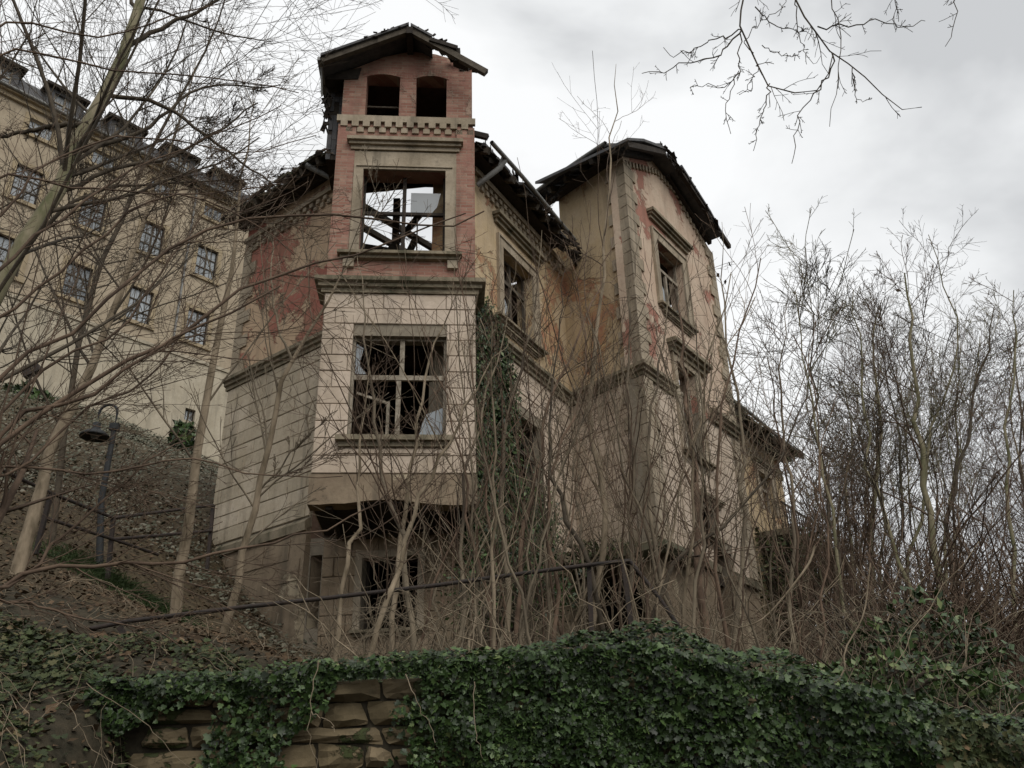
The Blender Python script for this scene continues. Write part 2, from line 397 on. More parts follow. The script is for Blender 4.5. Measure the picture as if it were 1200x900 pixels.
g = MB().add([(-3000, -3000, -7), (3000, -3000, -7), (3000, 3000, -7), (-3000, 3000, -7)], [(0, 1, 2, 3)])
tag(g.build('ground', m_soil), kind='structure')

# ---------------------------------------------------------------- the ruined villa
zpl, zst = 5.35, 9.5
villa = empty('ruined_villa', 'derelict stone and brick villa with a square tower, empty windows and a collapsing roof', 'villa', (P2[0], P2[1], 2.6))
ZB = 1.2                                            # walls start below the soil
def sweep(path, prof, cap=True):
    """profile [(w,z)] swept along plan points, left to right, mitred; outward is to the right-hand normal"""
    path = [np.array(p[:2], float) for p in path]; n = len(path); V = []
    for i, p in enumerate(path):
        ds = []
        if i > 0: d = p - path[i - 1]; ds.append(d / np.linalg.norm(d))
        if i < n - 1: d = path[i + 1] - p; ds.append(d / np.linalg.norm(d))
        ns = [np.array([d[1], -d[0]]) for d in ds]
        m = sum(ns); m = m / np.linalg.norm(m); m = m / max(.3, m @ ns[0])
        V += [(p[0] + m[0] * w, p[1] + m[1] * w, z) for w, z in prof]
    k = len(prof); F = []
    for i in range(n - 1):
        for j in range(k): a = i * k + j; b = i * k + (j + 1) % k; F.append((a, b, b + k, a + k))
    F += [tuple(range(k)), tuple((n - 1) * k + j for j in range(k - 1, -1, -1))]
    d = path[-1] - path[0]; d = d / np.linalg.norm(d)
    return MB(du=np.array([d[0] + d[1], d[1] - d[0], 0])).add(V, F)
def cornice(path, z, s=1.0, name='string_course', mat=None):
    pr = [(-.02, z), (.07 * s, z), (.07 * s, z + .09 * s), (.13 * s, z + .11 * s), (.13 * s, z + .18 * s), (.20 * s, z + .21 * s), (.20 * s, z + .30 * s), (.12 * s, z + .34 * s), (-.02, z + .36 * s)]
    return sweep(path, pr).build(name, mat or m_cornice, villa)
def wall2(wall, u0, u1, z1, holes, mat, th=.45):
    weld_build(wall.panel(u0, u1, zpl, zst + .1, [h for h in holes if h[2] < zst], th=th, w=-.002), 'lower_wall', m_joint, villa)
    weld_build(wall.panel(u0, u1, zst + .101, z1, [h for h in holes if h[3] > zst + .1], th=th), 'upper_wall', mat, villa)
BLOCKS = [0]
stuff_blocks = {}
def ashlar(wall, u0, u1, z0, z1, rows, blen, holes, mat, w=0.0, individual=True, seed=0, proud=.035):
    r = np.random.RandomState(seed); h = (z1 - z0) / rows; g = .005
    jm = wall.mb()
    for j in range(rows):
        a = z0 + j * h; b = a + h
        offs = -blen * (.5 if j % 2 else 0) - r.uniform(0, .12)
        cuts = [u0]; u = u0 + offs + blen
        while u < u1 - .12:
            if u > u0 + .12: cuts.append(u)
            u += blen * r.uniform(.85, 1.15)
        cuts.append(u1)
        for c0, c1 in zip(cuts[:-1], cuts[1:]):
            pieces = [(c0, c1)]
            for H in holes:
                if b > H[2] + .06 and a < H[3] - .06:
                    q = []
                    for s0, s1 in pieces:
                        if s1 <= H[0] or s0 >= H[1]: q.append((s0, s1)); continue
                        if s0 < H[0]: q.append((s0, H[0]))
                        if s1 > H[1]: q.append((H[1], s1))
                    pieces = q
            for s0, s1 in pieces:
                if s1 - s0 < .05: continue
                pr = proud + r.uniform(-.008, .008); c = .012
                p = wall.p
                mb = wall.mb() if individual else jm
                x0, x1, y0, y1 = s0 + g, s1 - g, a + g, b - g
                Vv = [p(x0, y0, w - .01), p(x1, y0, w - .01), p(x1, y1, w - .01), p(x0, y1, w - .01),
                      p(x0, y0, w + pr - c), p(x1, y0, w + pr - c), p(x1, y1, w + pr - c), p(x0, y1, w + pr - c),
                      p(x0 + c, y0 + c, w + pr), p(x1 - c, y0 + c, w + pr), p(x1 - c, y1 - c, w + pr), p(x0 + c, y1 - c, w + pr)]
                mb.add(Vv, [(0, 1, 5, 4), (1, 2, 6, 5), (2, 3, 7, 6), (3, 0, 4, 7), (4, 5, 9, 8), (5, 6, 10, 9), (6, 7, 11, 10), (7, 4, 8, 11), (8, 9, 10, 11)])
                if individual: mb.build('ashlar_block', mat, villa); BLOCKS[0] += 1
    if not individual and jm.v: tag(jm.build('ashlar_facing', mat, villa), kind='stuff')
def quoins(path_of, z0, z1, h, la, lb, mat, proud=.05, seed=0):
    """alternating corner stones; path_of(len) -> plan points"""
    z = z0; i = 0
    while z < z1 - .1:
        ln = (la, lb)[i % 2]; zz = min(z + h, z1)
        sweep(path_of(ln), [(-.01, z + .01), (proud, z + .01), (proud, zz - .012), (-.01, zz - .012)]).build('quoin', mat, villa)
        z += h; i += 1
def surround(wall, u0, u1, z0, z1, t=.22, w=.0, proud=.05, mat=None, bottom=False, inner=True):
    mb = wall.mb()
    wall.box(mb, u0 - t, u0, z0, z1, w - .01, w + proud); wall.box(mb, u1, u1 + t, z0, z1, w - .01, w + proud); wall.box(mb, u0 - t, u1 + t, z1, z1 + t, w - .01, w + proud)
    if inner:
        k = .05
        wall.box(mb, u0 - t - k, u0 - t, z0, z1 + t, w - .01, w + proud + .03); wall.box(mb, u1 + t, u1 + t + k, z0, z1 + t, w - .01, w + proud + .03); wall.box(mb, u0 - t - k, u1 + t + k, z1 + t, z1 + t + k, w - .01, w + proud + .033)
    return mb.build('window_surround', mat or m_trim, villa)
def hood(wall, u0, u1, z, w=0.0, s=1.0, name='window_hood', mat=None):
    mb = wall.mb()
    wall.box(mb, u0 + .08, u1 - .08, z - .22 * s, z - .12 * s, w - .01, w + .08 * s)
    wall.box(mb, u0 + .04, u1 - .04, z - .12 * s, z - .05 * s, w - .01, w + .15 * s)
    wall.box(mb, u0, u1, z - .05 * s, z + .04 * s, w - .01, w + .22 * s)
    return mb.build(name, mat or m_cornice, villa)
def sill(wall, u0, u1, z, w=0.0, h=.12, out=.16):
    mb = wall.mb(); wall.box(mb, u0, u1, z - h * .5, z, w - .3, w + out); wall.box(mb, u0 + .05, u1 - .05, z - h, z - h * .5, w - .01, w + out * .55)
    return mb.build('window_sill', m_cornice, villa)
def win_frame(wall, u0, u1, z0, z1, w=-.2, mull=(), trans=(), t=.06, mat=None, name='window_frame'):
    mb = wall.mb(); d = .07
    wall.box(mb, u0, u0 + t, z0, z1, w - d, w); wall.box(mb, u1 - t, u1, z0, z1, w - d, w)
    wall.box(mb, u0 + t, u1 - t, z1 - t, z1, w - d, w); wall.box(mb, u0 + t, u1 - t, z0, z0 + t, w - d, w)
    for tz in trans: wall.box(mb, u0 + t, u1 - t, tz - .05, tz + .05, w - d + .01, w + .02)
    for mu, a, b in mull: wall.box(mb, mu - .045, mu + .045, a, b, w - d + .005, w + .01)
    return mb.build(name, mat or m_white_timber, villa)
def panes(wall, rects, w=-.235, mat=None, parent=None):
    for pts in rects:
        mb = wall.mb(); mb.slab([wall.p(u, z, w) for u, z in pts], .006, n=wall.n); mb.build('glass_shard', mat or m_glass, parent or villa)

# --- left wall
L = WL.L
zpl = 5.35; zst = 9.5; zso = 14.5
wall2(WL, -.0, L, zso, [], m_redplaster)
ashlar(WL, 0.0, L - .01, zpl + .22, zst, 12, .72, [], m_ashlar, seed=2)
bb = WL.mb()
bb.hexa([WL.p(-.05, ZB, .28), WL.p(L + .0, ZB, .20), WL.p(L + .0, ZB, -.4), WL.p(-.05, ZB, -.4), WL.p(-.05, zpl - .02, .06), WL.p(L, zpl - .02, .06), WL.p(L, zpl - .02, -.4), WL.p(-.05, zpl - .02, -.4)])
bb.build('plinth_wall', m_base, villa)
r = np.random.RandomState(5)                       # broken facing stones left on the battered plinth
for j in range(6):
    z = 2.4 + j * .46; u = -.0 + r.uniform(0, .5)
    while u < L - .5:
        ln = r.uniform(.5, .95)
        wz = .28 - .08 * min(1, max(0, u / L)) ; ws = lambda zz: .06 + (wz - .06) * (zpl - zz) / (zpl - ZB) + .0
        if r.rand() < .8 and u + ln < L - .02:
            mb = WL.mb(); a, b, c, d = u + .012, u + ln - .012, z + .012, min(z + .45, zpl - .06)
            mb.hexa([WL.p(a, c, ws(c) - .02), WL.p(b, c, ws(c) - .02), WL.p(b, d, ws(d) - .02), WL.p(a, d, ws(d) - .02), WL.p(a, c, ws(c) + .022), WL.p(b, c, ws(c) + .022), WL.p(b, d, ws(d) + .022), WL.p(a, d, ws(d) + .022)])
            mb.build('plinth_stone', m_base, villa)
        u += ln
cornice([P1 - WL.d[:2] * .05, P2 + WL.d[:2] * .2], zst, .95)
sweep([P1, P2 - WL.d[:2] * .0], [(-.02, zpl - .1), (.12, zpl - .1), (.13, zpl + .08), (.03, zpl + .18), (-.02, zpl + .18)]).build('plinth_ledge', m_cornice, villa)
quoins(lambda l: [P1 + WL.d[:2] * .0, P1 + WL.d[:2] * l], zst + .36, 14.0, .36, .55, .3, m_trim, .04)
# frieze of little corbels under the left eave
def corbel_row(wall, u0, u1, z, step=.26, w=0.0, h=.12, wd=.13, out=.09, mat=None, tri=True):
    mb = wall.mb(); u = u0
    while u < u1 - wd:
        wall.box(mb, u, u + wd, z, z + h, w - .01, w + out); wall.box(mb, u + step / 2, u + step / 2 + wd, z - h * 1.25, z - h * .2, w - .01, w + out * .7); u += step
    return mb.build('corbel_frieze', mat or m_trim, villa)
corbel_row(WL, .1, L - .1, 13.65)
mb = WL.mb(); WL.box(mb, .0, L - .02, 13.82, 13.95, -.01, .10); mb.build('frieze_band', m_trim, villa)

# --- recess behind and under the bay
WD = Wall(P2, P3)
h1 = (WD.px(425, 652)[0], WD.px(490, 652)[0], 3.2, 4.62)
hd = (.06, .3, 3.3, 4.75)
weld_build(WD.panel(0.02, WD.L - .02, ZB, 5.1, [h1, hd], th=.5, w=-.05), 'basement_wall', m_joint, villa)
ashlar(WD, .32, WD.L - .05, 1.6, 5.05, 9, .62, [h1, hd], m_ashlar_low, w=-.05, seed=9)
surround(WD, h1[0], h1[1], h1[2], h1[3], .14, w=-.03, proud=.05, inner=False); sill(WD, h1[0] - .15, h1[1] + .15, h1[2], w=-.0)
win_frame(WD, h1[0], h1[1], h1[2], h1[3], w=-.3, mull=[((h1[0] + h1[1]) / 2, h1[2], h1[3])], mat=m_dark_timber)
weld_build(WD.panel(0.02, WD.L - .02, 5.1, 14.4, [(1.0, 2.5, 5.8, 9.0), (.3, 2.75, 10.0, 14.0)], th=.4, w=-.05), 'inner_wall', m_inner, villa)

# --- bay and tower, one straight front face
hb = WB.rect(414, 393, 522, 514); hb = (hb[0], hb[1], hb[2], hb[3])
ht = WB.rect(426, 198, 521, 299)
TD = 2.25                                           # depth of the tower back to the corner
back = lambda d: (lambda P: P)(None)
weld_build(WB.panel(0.02, WB.L - .02, 5.42, 9.5, [hb], th=.4), 'bay_wall', m_joint, villa)
ashlar(WB, .0, WB.L, 5.66, 9.5, 11, .64, [hb], m_ashlar_pink, seed=4)
zz = WB.px(460, 592)[1]
# brown render band with a ragged lower lip under the bay
mb = WB.mb(); r = np.random.RandomState(3); us = np.linspace(-.02, WB.L + .02, 15); lo = zz + np.array([.0, .0, .02, .02, .05, .08, .09, .10, .08, .04, .02, .0, -.01, .0, .02])
for i in range(14):
    a, b = us[i], us[i + 1]
    mb.hexa([WB.p(a, lo[i], .035), WB.p(b, lo[i + 1], .035), WB.p(b, 5.64, .035), WB.p(a, 5.64, .035), WB.p(a, lo[i], -.35), WB.p(b, lo[i + 1], -.35), WB.p(b, 5.64, -.35), WB.p(a, 5.64, -.35)])
weld_build(mb, 'bay_underband', m_base, villa)
WBL = Wall(B1 - WB.n[:2] * TD, B1); WBR = Wall(B2, B2 - WB.n[:2] * TD)
for wl, nm in ((WBL, 'bay_side'), (WBR, 'bay_side')):
    s = wl
    mb = wl.mb(); sg = .0
    # thick side walls standing inside the footprint
    off = .4
    a = wl.A; b = wl.B
    inn = (np.append(WB.d[:2], 0) * off) * (1 if wl is WBL else -1)
    mb.hexa([a + [0, 0, 5.15], b + [0, 0, 5.15], b + [0, 0, 9.5], a + [0, 0, 9.5], a + inn + [0, 0, 5.15], b + inn + [0, 0, 5.15], b + inn + [0, 0, 9.5], a + inn + [0, 0, 9.5]])
    mb.build(nm, m_ashlar_pink, villa)
    mb = wl.mb(); mb.hexa([a + [0, 0, 9.5], b + [0, 0, 9.5], b + [0, 0, 13.9], a + [0, 0, 13.9], a + inn + [0, 0, 9.5], b + inn + [0, 0, 9.5], b + inn + [0, 0, 13.9], a + inn + [0, 0, 13.9]])
    mb.build('tower_side', m_brick, villa)
def fslab(pts, z, th, name, mat):
    mb = MB(); mb.slab([(p[0], p[1], z) for p in pts], th, n=np.array([0, 0, 1.0])); return mb.build(name, mat, villa)
bq = [B1 + WB.d[:2] * .03 - WB.n[:2] * .05, B2 - WB.d[:2] * .03 - WB.n[:2] * .05, B2 - WB.d[:2] * .03 - WB.n[:2] * (TD - .1), B1 + WB.d[:2] * .03 - WB.n[:2] * (TD - .1)]
fslab(bq, 5.3, .18, 'bay_floor', m_dark_timber)
for i in range(5):                                  # floor joists under the bay
    u = .35 + i * .58; MB().bar(WB.p(u, 5.08, -.1), WB.p(u, 5.08, -TD + .15), .12, .14).build('floor_joist', m_dark_timber, villa)
fslab(bq, 9.6, .16, 'tower_floor', m_dark_timber); 
cornice([B1 - WB.n[:2] * .8, B1, B2, B2 - WB.n[:2] * .8], zst + .0, 1.05, name='bay_cornice')
sill(WB, hb[0] - .2, hb[1] + .12, hb[2], out=.2, h=.2)
mb = WB.mb(); WB.box(mb, hb[0] - .22, hb[1] + .1, hb[2] - .32, hb[2] - .24, .02, .06); mb.build('sill_moulding', m_ashlar_pink, villa)
um = (hb[0] + hb[1]) / 2; ztr = WB.px(468, 440)[1]
fr = win_frame(WB, hb[0], hb[1], hb[2], hb[3], w=-.12, mull=[(um, hb[2], ztr - .05), (um + .05, ztr + .05, hb[3])], trans=[ztr], t=.05)
mb = WB.mb(); mb.bar(WB.p(hb[0] + .1, hb[2] + 1.02, -.2), WB.p(um - .18, hb[2] + .86, -.35), .05).bar(WB.p(um - .2, hb[2] + .02, -.33), WB.p(um - .2, hb[2] + .9, -.33), .06)
mb.build('broken_casement', m_white_timber, villa)
panes(WB, [[(hb[0] + .06, ztr + .1), (hb[0] + .28, ztr + .1), (hb[0] + .14, ztr + .3), (hb[0] + .2, hb[3] - .2), (hb[0] + .06, hb[3] - .1)],
           [(um + .4, hb[2] + .06), (hb[1] - .06, hb[2] + .06), (hb[1] - .06, hb[2] + .7), (hb[1] - .4, hb[2] + .55)]], w=-.16, mat=m_glass2)
# tower shaft
hb1 = WB.rect(430, 88, 467, 137); hb2 = WB.rect(488, 90, 523, 139)
hb1 = (hb1[0], hb1[1], 14.15, 15.46); hb2 = (hb2[0], hb2[1], 14.15, 15.46)
weld_build(WB.panel(.02, WB.L - .03, 9.5, 14.12, [ht], th=.42, w=-.04), 'tower_wall', m_brick, villa)
weld_build(WB.panel(.04, WB.L - .05, 14.121, 15.46, [hb1, hb2], th=.38, w=-.06), 'belvedere_wall', m_brick, villa)
def arch_fill(wall, h, w, th, mat, rise=.08):
    """segmental brick arch over an opening, its voussoirs proud of the face"""
    u0, u1, z = h[0], h[1], h[3]; n = 8; mb = wall.mb()
    us = np.linspace(u0, u1, n + 1); f = lambda u: z + 0 - rise * ((u - (u0 + u1) / 2) / ((u1 - u0) / 2)) ** 2
    for i in range(n):
        a, b = us[i], us[i + 1]
        P = wall.p
        mb.hexa([P(a, f(a), w), P(b, f(b), w), P(b, z + .001, w), P(a, z + .001, w), P(a, f(a), w - th), P(b, f(b), w - th), P(b, z + .001, w - th), P(a, z + .001, w - th)])
    weld_build(mb, 'arch_infill', mat, villa)
    n = 13; us = np.linspace(u0 - .06, u1 + .06, n + 1)
    for i in range(n):
        a, b = us[i] + .006, us[i + 1] - .006; k = (a + b) / 2 - (u0 + u1) / 2; la = k * .12
        mb = wall.mb(); P = wall.p; za = z - rise * ((a - (u0 + u1) / 2) / ((u1 - u0) / 2)) ** 2; zb = z - rise * ((b - (u0 + u1) / 2) / ((u1 - u0) / 2)) ** 2
        mb.hexa([P(a, za, w - .05), P(b, zb, w - .05), P(b + la, zb + .2, w - .05), P(a + la, za + .2, w - .05), P(a, za, w + .012), P(b, zb, w + .012), P(b + la, zb + .2, w + .012), P(a + la, za + .2, w + .012)])
        mb.build('arch_brick', m_brick, villa)
# gable brickwork above
gp = [(.04, 15.461), (WB.L - .05, 15.461), (WB.L - .05, 15.8), (2.61, 15.88), (2.55, 16.0), (2.11, 16.15), (1.51, 16.2), (.92, 16.0), (.44, 15.72), (.04, 15.49)]
mb = WB.mb(); mb.slab([WB.p(u, z, -.06) for u, z in gp], .38, n=WB.n); mb.build('gable_brickwork', m_brick, villa)
for h in (hb1, hb2): arch_fill(WB, h, -.06, .3, m_brick)
# belvedere sides and back (dark inside), slate-hung stair side on the left
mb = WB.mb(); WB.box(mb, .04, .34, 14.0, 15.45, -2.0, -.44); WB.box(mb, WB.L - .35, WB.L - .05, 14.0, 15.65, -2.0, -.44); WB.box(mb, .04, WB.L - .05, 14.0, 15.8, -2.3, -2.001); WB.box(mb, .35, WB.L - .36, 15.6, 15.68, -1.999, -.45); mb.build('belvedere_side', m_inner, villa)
mb = WB.mb(); WB.box(mb, .3, WB.L - .3, 14.02, 14.16, -2.0, -.3); mb.build('belvedere_floor', m_dark_timber, villa)
mb = WB.mb(); WB.box(mb, hb1[0] - .1, hb1[1] + .1, 14.83, 14.87, -.5, -.46); mb.build('window_bar', m_timber, villa)
# stone band with corbels
mb = WB.mb(); WB.box(mb, -.04, WB.L + .02, 13.98, 14.15, -.05, .03); mb.build('stone_band', m_trim, villa)
mb = WB.mb(); st = (WB.L - .1) / 12
for i in range(12): WB.box(mb, .05 + i * st, .05 + i * st + st * .62, 13.84, 13.98, -.05, .03)
for i in range(12): WB.box(mb, .05 + (i + .5) * st, .05 + (i + .5) * st + st * .6, 13.70, 13.835, -.05, .0)
mb.build('corbel_frieze', m_trim, villa)
# big window of the tower: surround, panel, hood, sill
u0, u1, z0, z1 = ht
mb = WB.mb(); t = .2
WB.box(mb, u0 - t, u0, z0, z1, -.05, .02); WB.box(mb, u1, u1 + t, z0, z1, -.05, .02); WB.box(mb, u0 - t, u1 + t, z1, z1 + .14, -.05, .02)
WB.box(mb, u0 - t - .1, u0 - t, z0, z1 + .14, -.05, -.005); WB.box(mb, u1 + t, u1 + t + .1, z0, z1 + .14, -.05, -.005)
WB.box(mb, u0 - t - .1, u1 + t + .1, z1 + .14, z1 + .5, -.05, -.005); WB.box(mb, u0 - t + .05, u1 + t - .05, z1 + .06, z1 + .1, .0, .05)
mb.build('window_surround', m_trim, villa)
hood(WB, u0 - .38, u1 + .38, z1 + .74, w=-.04, mat=m_trim)
sill(WB, u0 - .42, u1 + .36, z0, w=-.04, out=.2, h=.14)
for q in (u0 - .3, u1 + .06):
    mb = WB.mb(); WB.box(mb, q, q + .22, z0 - .34, z0 - .15, -.05, .05); mb.build('sill_bracket', m_trim, villa)
um = (u0 + u1) / 2
mb = WB.mb(); WB.box(mb, u0, u1, z0 + 1.18, z0 + 1.25, -.32, -.25); WB.box(mb, um - .04, um + .04, z0, z1, -.33, -.26); WB.box(mb, u0, u0 + .05, z0, z1, -.33, -.26); WB.box(mb, u1 - .05, u1, z0, z1, -.33, -.26); WB.box(mb, um + .28, um + .31, z0, z0 + 1.1, -.3, -.27)
mb.build('window_frame', m_dark_timber, villa)
panes(WB, [[(um + .14, z1 - .95), (u1 - .32, z1 - .95), (u1 - .18, z1 - .75), (u1 - .1, z1 - .38), (um + .14, z1 - .38)]], w=-.3, mat=m_glass2)
# loose beams and a brick stub seen through that window
beams = [((.7, 11.3, -2.0), (1.9, 13.6, -2.6)), ((.9, 10.2, -2.1), (1.7, 12.6, -2.4)), ((1.9, 10.0, -2.2), (2.8, 12.2, -2.6)), ((.5, 12.1, -2.2), (2.7, 12.0, -2.6)), ((.8, 11.9, -2.2), (1.5, 11.0, -2.2)), ((1.2, 10, -2.3), (1.2, 13.6, -2.3))]
for a, b in beams: MB().bar(WB.p(*a), WB.p(*b), .13, .16).build('fallen_beam', m_timber, villa)

# tower roof: timber gable, slates only on the left half and near the ridge
def roof_quad(pts, th, name, mat): return MB().slab(pts, th, n=None).build(name, mat, villa)
zr = 16.42; ur = 1.53
fe = .62
n_up = lambda: None
def tslab(wall, ua, za, ub, zb, w0, w1, th, name, mat):
    P = wall.p; mb = wall.mb(); mb.hexa([P(ua, za, w0), P(ub, zb, w0), P(ub, zb, w1), P(ua, za, w1), P(ua, za - th, w0), P(ub, zb - th, w0), P(ub, zb - th, w1), P(ua, za - th, w1)]); return mb.build(name, mat, villa)
tslab(WB, -.42, 15.36, ur - .02, zr, .62, -2.6, .07, 'roof_slates', m_slate)
tslab(WB, ur + .02, zr, 2.05, 16.08, .6, -2.6, .07, 'roof_slates', m_slate)
tslab(WB, 2.07, 16.02, 2.5, 15.78, -.3, -2.6, .06, 'roof_boards', m_timber)
for (w_, ue, ze) in ((.5, 3.28, 15.06), (-.55, 2.9, 15.35), (-1.4, 3.0, 15.28)):
    MB().bar(WB.p(-.4, 15.24, w_), WB.p(ur, zr - .13, w_), .12, .16).build('rafter', m_timber, villa)
    MB().bar(WB.p(ur, zr - .15, w_), WB.p(ue, ze, w_), .11, .15).build('rafter', m_timber, villa)
MB().bar(WB.p(ur, zr - .22, .6), WB.p(ur, zr - .22, -2.5), .14, .2).build('ridge_beam', m_dark_timber, villa)
MB().bar(WB.p(2.63, 15.4, .45), WB.p(2.63, 15.78, .45), .13, .13, up=(1, 0, 0)).build('post_stub', m_dark_timber, villa)
MB().bar(WB.p(2.55, 15.52, .35), WB.p(2.9, 15.38, .35), .2, .1).build('beam_stub', m_dark_timber, villa)
MB().bar(WB.p(2.0, 15.95, .5), WB.p(2.62, 15.72, .5), .2, .1).build('broken_board', m_dark_timber, villa)
MB().bar(WB.p(WB.L - .1, 14.28, -.6), WB.p(3.35, 14.08, -.5), .1, .13).build('beam_stub', m_dark_timber, villa)
# dark boarding under the verge
mb = WB.mb(); mb.slab([WB.p(u, z, -.02) for u, z in ((-.35, 15.3), (.45, 15.52), (.5, 15.7), (1.51, 16.16), (2.06, 16.1), (2.05, 15.98), (2.1, 15.93), (1.51, 16.36), (-.35, 15.38))][:0] or [WB.p(-.35, 15.22, -.03), WB.p(.36, 15.28, -.03), WB.p(.42, 15.62, -.03), WB.p(.0, 15.5, -.03), WB.p(-.35, 15.32, -.03)], .04, n=WB.n); mb.build('verge_board', m_dark_timber, villa)
# slate-hung side, standing a little back
mb = WB.mb(); WB.box(mb, -.30, .03, 13.3, 15.3, -1.6, -.5); mb.build('slate_hung_side', m_dark_timber, villa)
r = np.random.RandomState(1); mb = WB.mb()
for j in range(14):
    for i in range(3):
        if r.rand() < .15: continue
        WB.box(mb, -.31 + i * .11, -.31 + i * .11 + .1, 13.3 + j * .14, 13.3 + j * .14 + .15, -.5, -.485 + r.uniform(0, .01))
tag(mb.build('hung_slates', m_slate, villa), kind='stuff')
MB().bar(WB.p(-.44, 15.3, .3), WB.p(-.40, 14.6, .1), .035).build('hanging_gutter_piece', m_zinc, villa)
MB().bar(WB.p(-.46, 15.32, .5), WB.p(-.44, 15.3, -2.3), .09).build('tower_gutter', m_zinc, villa)

# --- wing A (right of the tower)
hau = WA.rect(588, 293, 623, 405); hau = (1.17, 2.75, 10.42, 12.45)
hal = (1.15, 2.95, 6.0, 8.25)
wall2(WA, -1.2, WA.L, zso - .1, [hau, hal], m_tanplaster)
ashlar(WA, .0, WA.L - .02, zpl + .1, zst, 12, .66, [hal], m_ashlar_pink, seed=6, proud=.02)
surround(WA, *hau[:4], t=.22); hood(WA, .72, 3.25, 13.2); sill(WA, .78, 3.2, hau[2]); hood(WA, 1.1, 2.9, 10.2, s=.5, name='sill_moulding')
win_frame(WA, *hau, w=-.22, mull=[(1.95, hau[2], hau[3])], trans=[11.8], mat=m_timber)
win_frame(WA, *hal, w=-.2, mull=[(2.1, 6.0, 8.2)], trans=[7.5], mat=m_timber)
panes(WA, [[(1.25, 10.5), (1.85, 10.5), (1.85, 11.2), (1.5, 11.6), (1.25, 11.7)]], w=-.25, mat=m_glass2)
corbel_row(WA, .0, WA.L - .1, 13.62, step=.24); mb = WA.mb(); WA.box(mb, -.2, WA.L - .02, 13.8, 13.95, -.01, .10); mb.build('frieze_band', m_trim, villa)
# --- tower-like right block
hr = (.35, 1.95, 2.6, 4.93)
wall2(WR, .0, WR.L - .45, 16.3, [], m_tanplaster)
ashlar(WR, .02, WR.L - .55, zpl + .1, zst, 12, .62, [], m_ashlar_pink, seed=7, proud=.02)
hgu = (1.6, 3.2, 12.2, 14.35); hgm = (2.0, 3.15, 8.15, 10.7); hgs = (2.6, 3.4, 6.1, 6.85); hga = (3.1, 4.15, 3.2, 5.9)
gw = WG.L - .25
wall2(WG, .0, gw, 16.15, [hgu, hgm, hgs, (3.1, 4.15, 5.0, 5.9)], m_pinkplaster)
gp = [(.0, 16.15), (gw, 16.15), (4.9, 16.5), (3.9, 17.0), (3.3, 17.4), (2.1, 17.42), (.9, 16.82), (.0, 16.4)]
mb = WG.mb(); mb.slab([WG.p(u, z, .001) for u, z in gp], .4, n=WG.n); mb.build('gable_wall', m_pinkplaster, villa)
ashlar(WG, .62, gw - .5, zpl + .1, zst, 12, .68, [(hgm[0] - .25, hgm[1] + .25, hgm[2] - .2, hgm[3]), (hgs[0] - .1, hgs[1] + .1, hgs[2] - .1, hgs[3] + .3), (3.0, 4.25, 5, 6.05)], m_ashlar_pink, individual=False, seed=8, proud=.02)
surround(WG, *hgu, t=.24); hood(WG, 1.2, 3.75, 15.12); sill(WG, 1.3, 3.5, hgu[2]); hood(WG, 1.5, 3.3, 12.02, s=.5, name='sill_moulding')
win_frame(WG, *hgu, w=-.18, mull=[(2.4, hgu[2], 13.6)], trans=[13.65], mat=m_white_timber)
panes(WG, [[(1.68, 12.3), (2.3, 12.3), (2.3, 13.1), (1.9, 13.5), (1.68, 13.2)], [(2.5, 12.3), (3.1, 12.3), (3.1, 12.8), (2.6, 12.6)]], w=-.22, mat=m_glass2)
surround(WG, *hgm, t=.2); hood(WG, 1.6, 3.9, 11.15, s=1.3); sill(WG, 1.75, 3.6, hgm[2]); win_frame(WG, *hgm, w=-.18, mull=[(2.57, hgm[2], 10)], trans=[10.0], mat=m_white_timber)
sill(WG, 2.4, 3.6, hgs[2]); hood(WG, 2.3, 3.8, 7.15, s=.8); win_frame(WG, *hgs, w=-.18, mat=m_dark_timber)
cornice([P3 - dA * 1.2, P4, P5, P5 + WG.d[:2] * 1.62], zst)
cornice([P5 + WG.d[:2] * 3.9, P5 + WG.d[:2] * gw], zst + .1, 1.1)
LED = [(-.02, zpl - .16), (.14, zpl - .16), (.16, zpl + .02), (.04, zpl + .1), (-.02, zpl + .1)]
sweep([P3 - dA * .2, P4, P5, P5 + WG.d[:2] * 3.08], LED).build('plinth_ledge', m_cornice, villa)
sweep([P5 + WG.d[:2] * 4.17, P5 + WG.d[:2] * gw], LED).build('plinth_ledge', m_cornice, villa)
for wl, ln, hl in ((WA, WA.L, []), (WR, WR.L - .45, [hr]), (WG, gw, [(3.1, 4.15, 3.2, zpl)])):
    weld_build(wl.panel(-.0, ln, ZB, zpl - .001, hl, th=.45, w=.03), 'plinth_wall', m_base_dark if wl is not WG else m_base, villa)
pq = lambda l: [P5 - WR.d[:2] * l, P5, P5 + WG.d[:2] * (l * .8 + .1)]
quoins(pq, zst + .36, 16.1, .36, .62, .38, m_trim, .05); quoins(pq, zpl + .12, zst, .345, .66, .42, m_trim, .05)
pe = P5 + WG.d[:2] * gw
quoins(lambda l: [pe - WG.d[:2] * l, pe, pe - WG.n[:2] * .3], zst + .46, 16.1, .36, .5, .28, m_trim, .05); quoins(lambda l: [pe - WG.d[:2] * l, pe, pe - WG.n[:2] * .3], zpl + .12, zst, .345, .5, .3, m_trim, .05)
# sawtooth brick frieze along the gable slope
mb = WG.mb(); P = WG.p
def gtop(u): return np.interp(u, [.0, .9, 2.1, 3.3, 3.9, 4.9, 5.6], [16.35, 16.8, 17.38, 17.38, 17.0, 16.5, 16.15])
for i in range(26):
    u = .12 + i * .205; z = gtop(u) - .28
    if u < gw - .2: WG.box(mb, u, u + .1, z - .16, z + .02, .0, .06)
mb.build('gable_frieze', m_trim, villa)
for j in range(9):                                  # dark putlog slots beside the corner
    pass
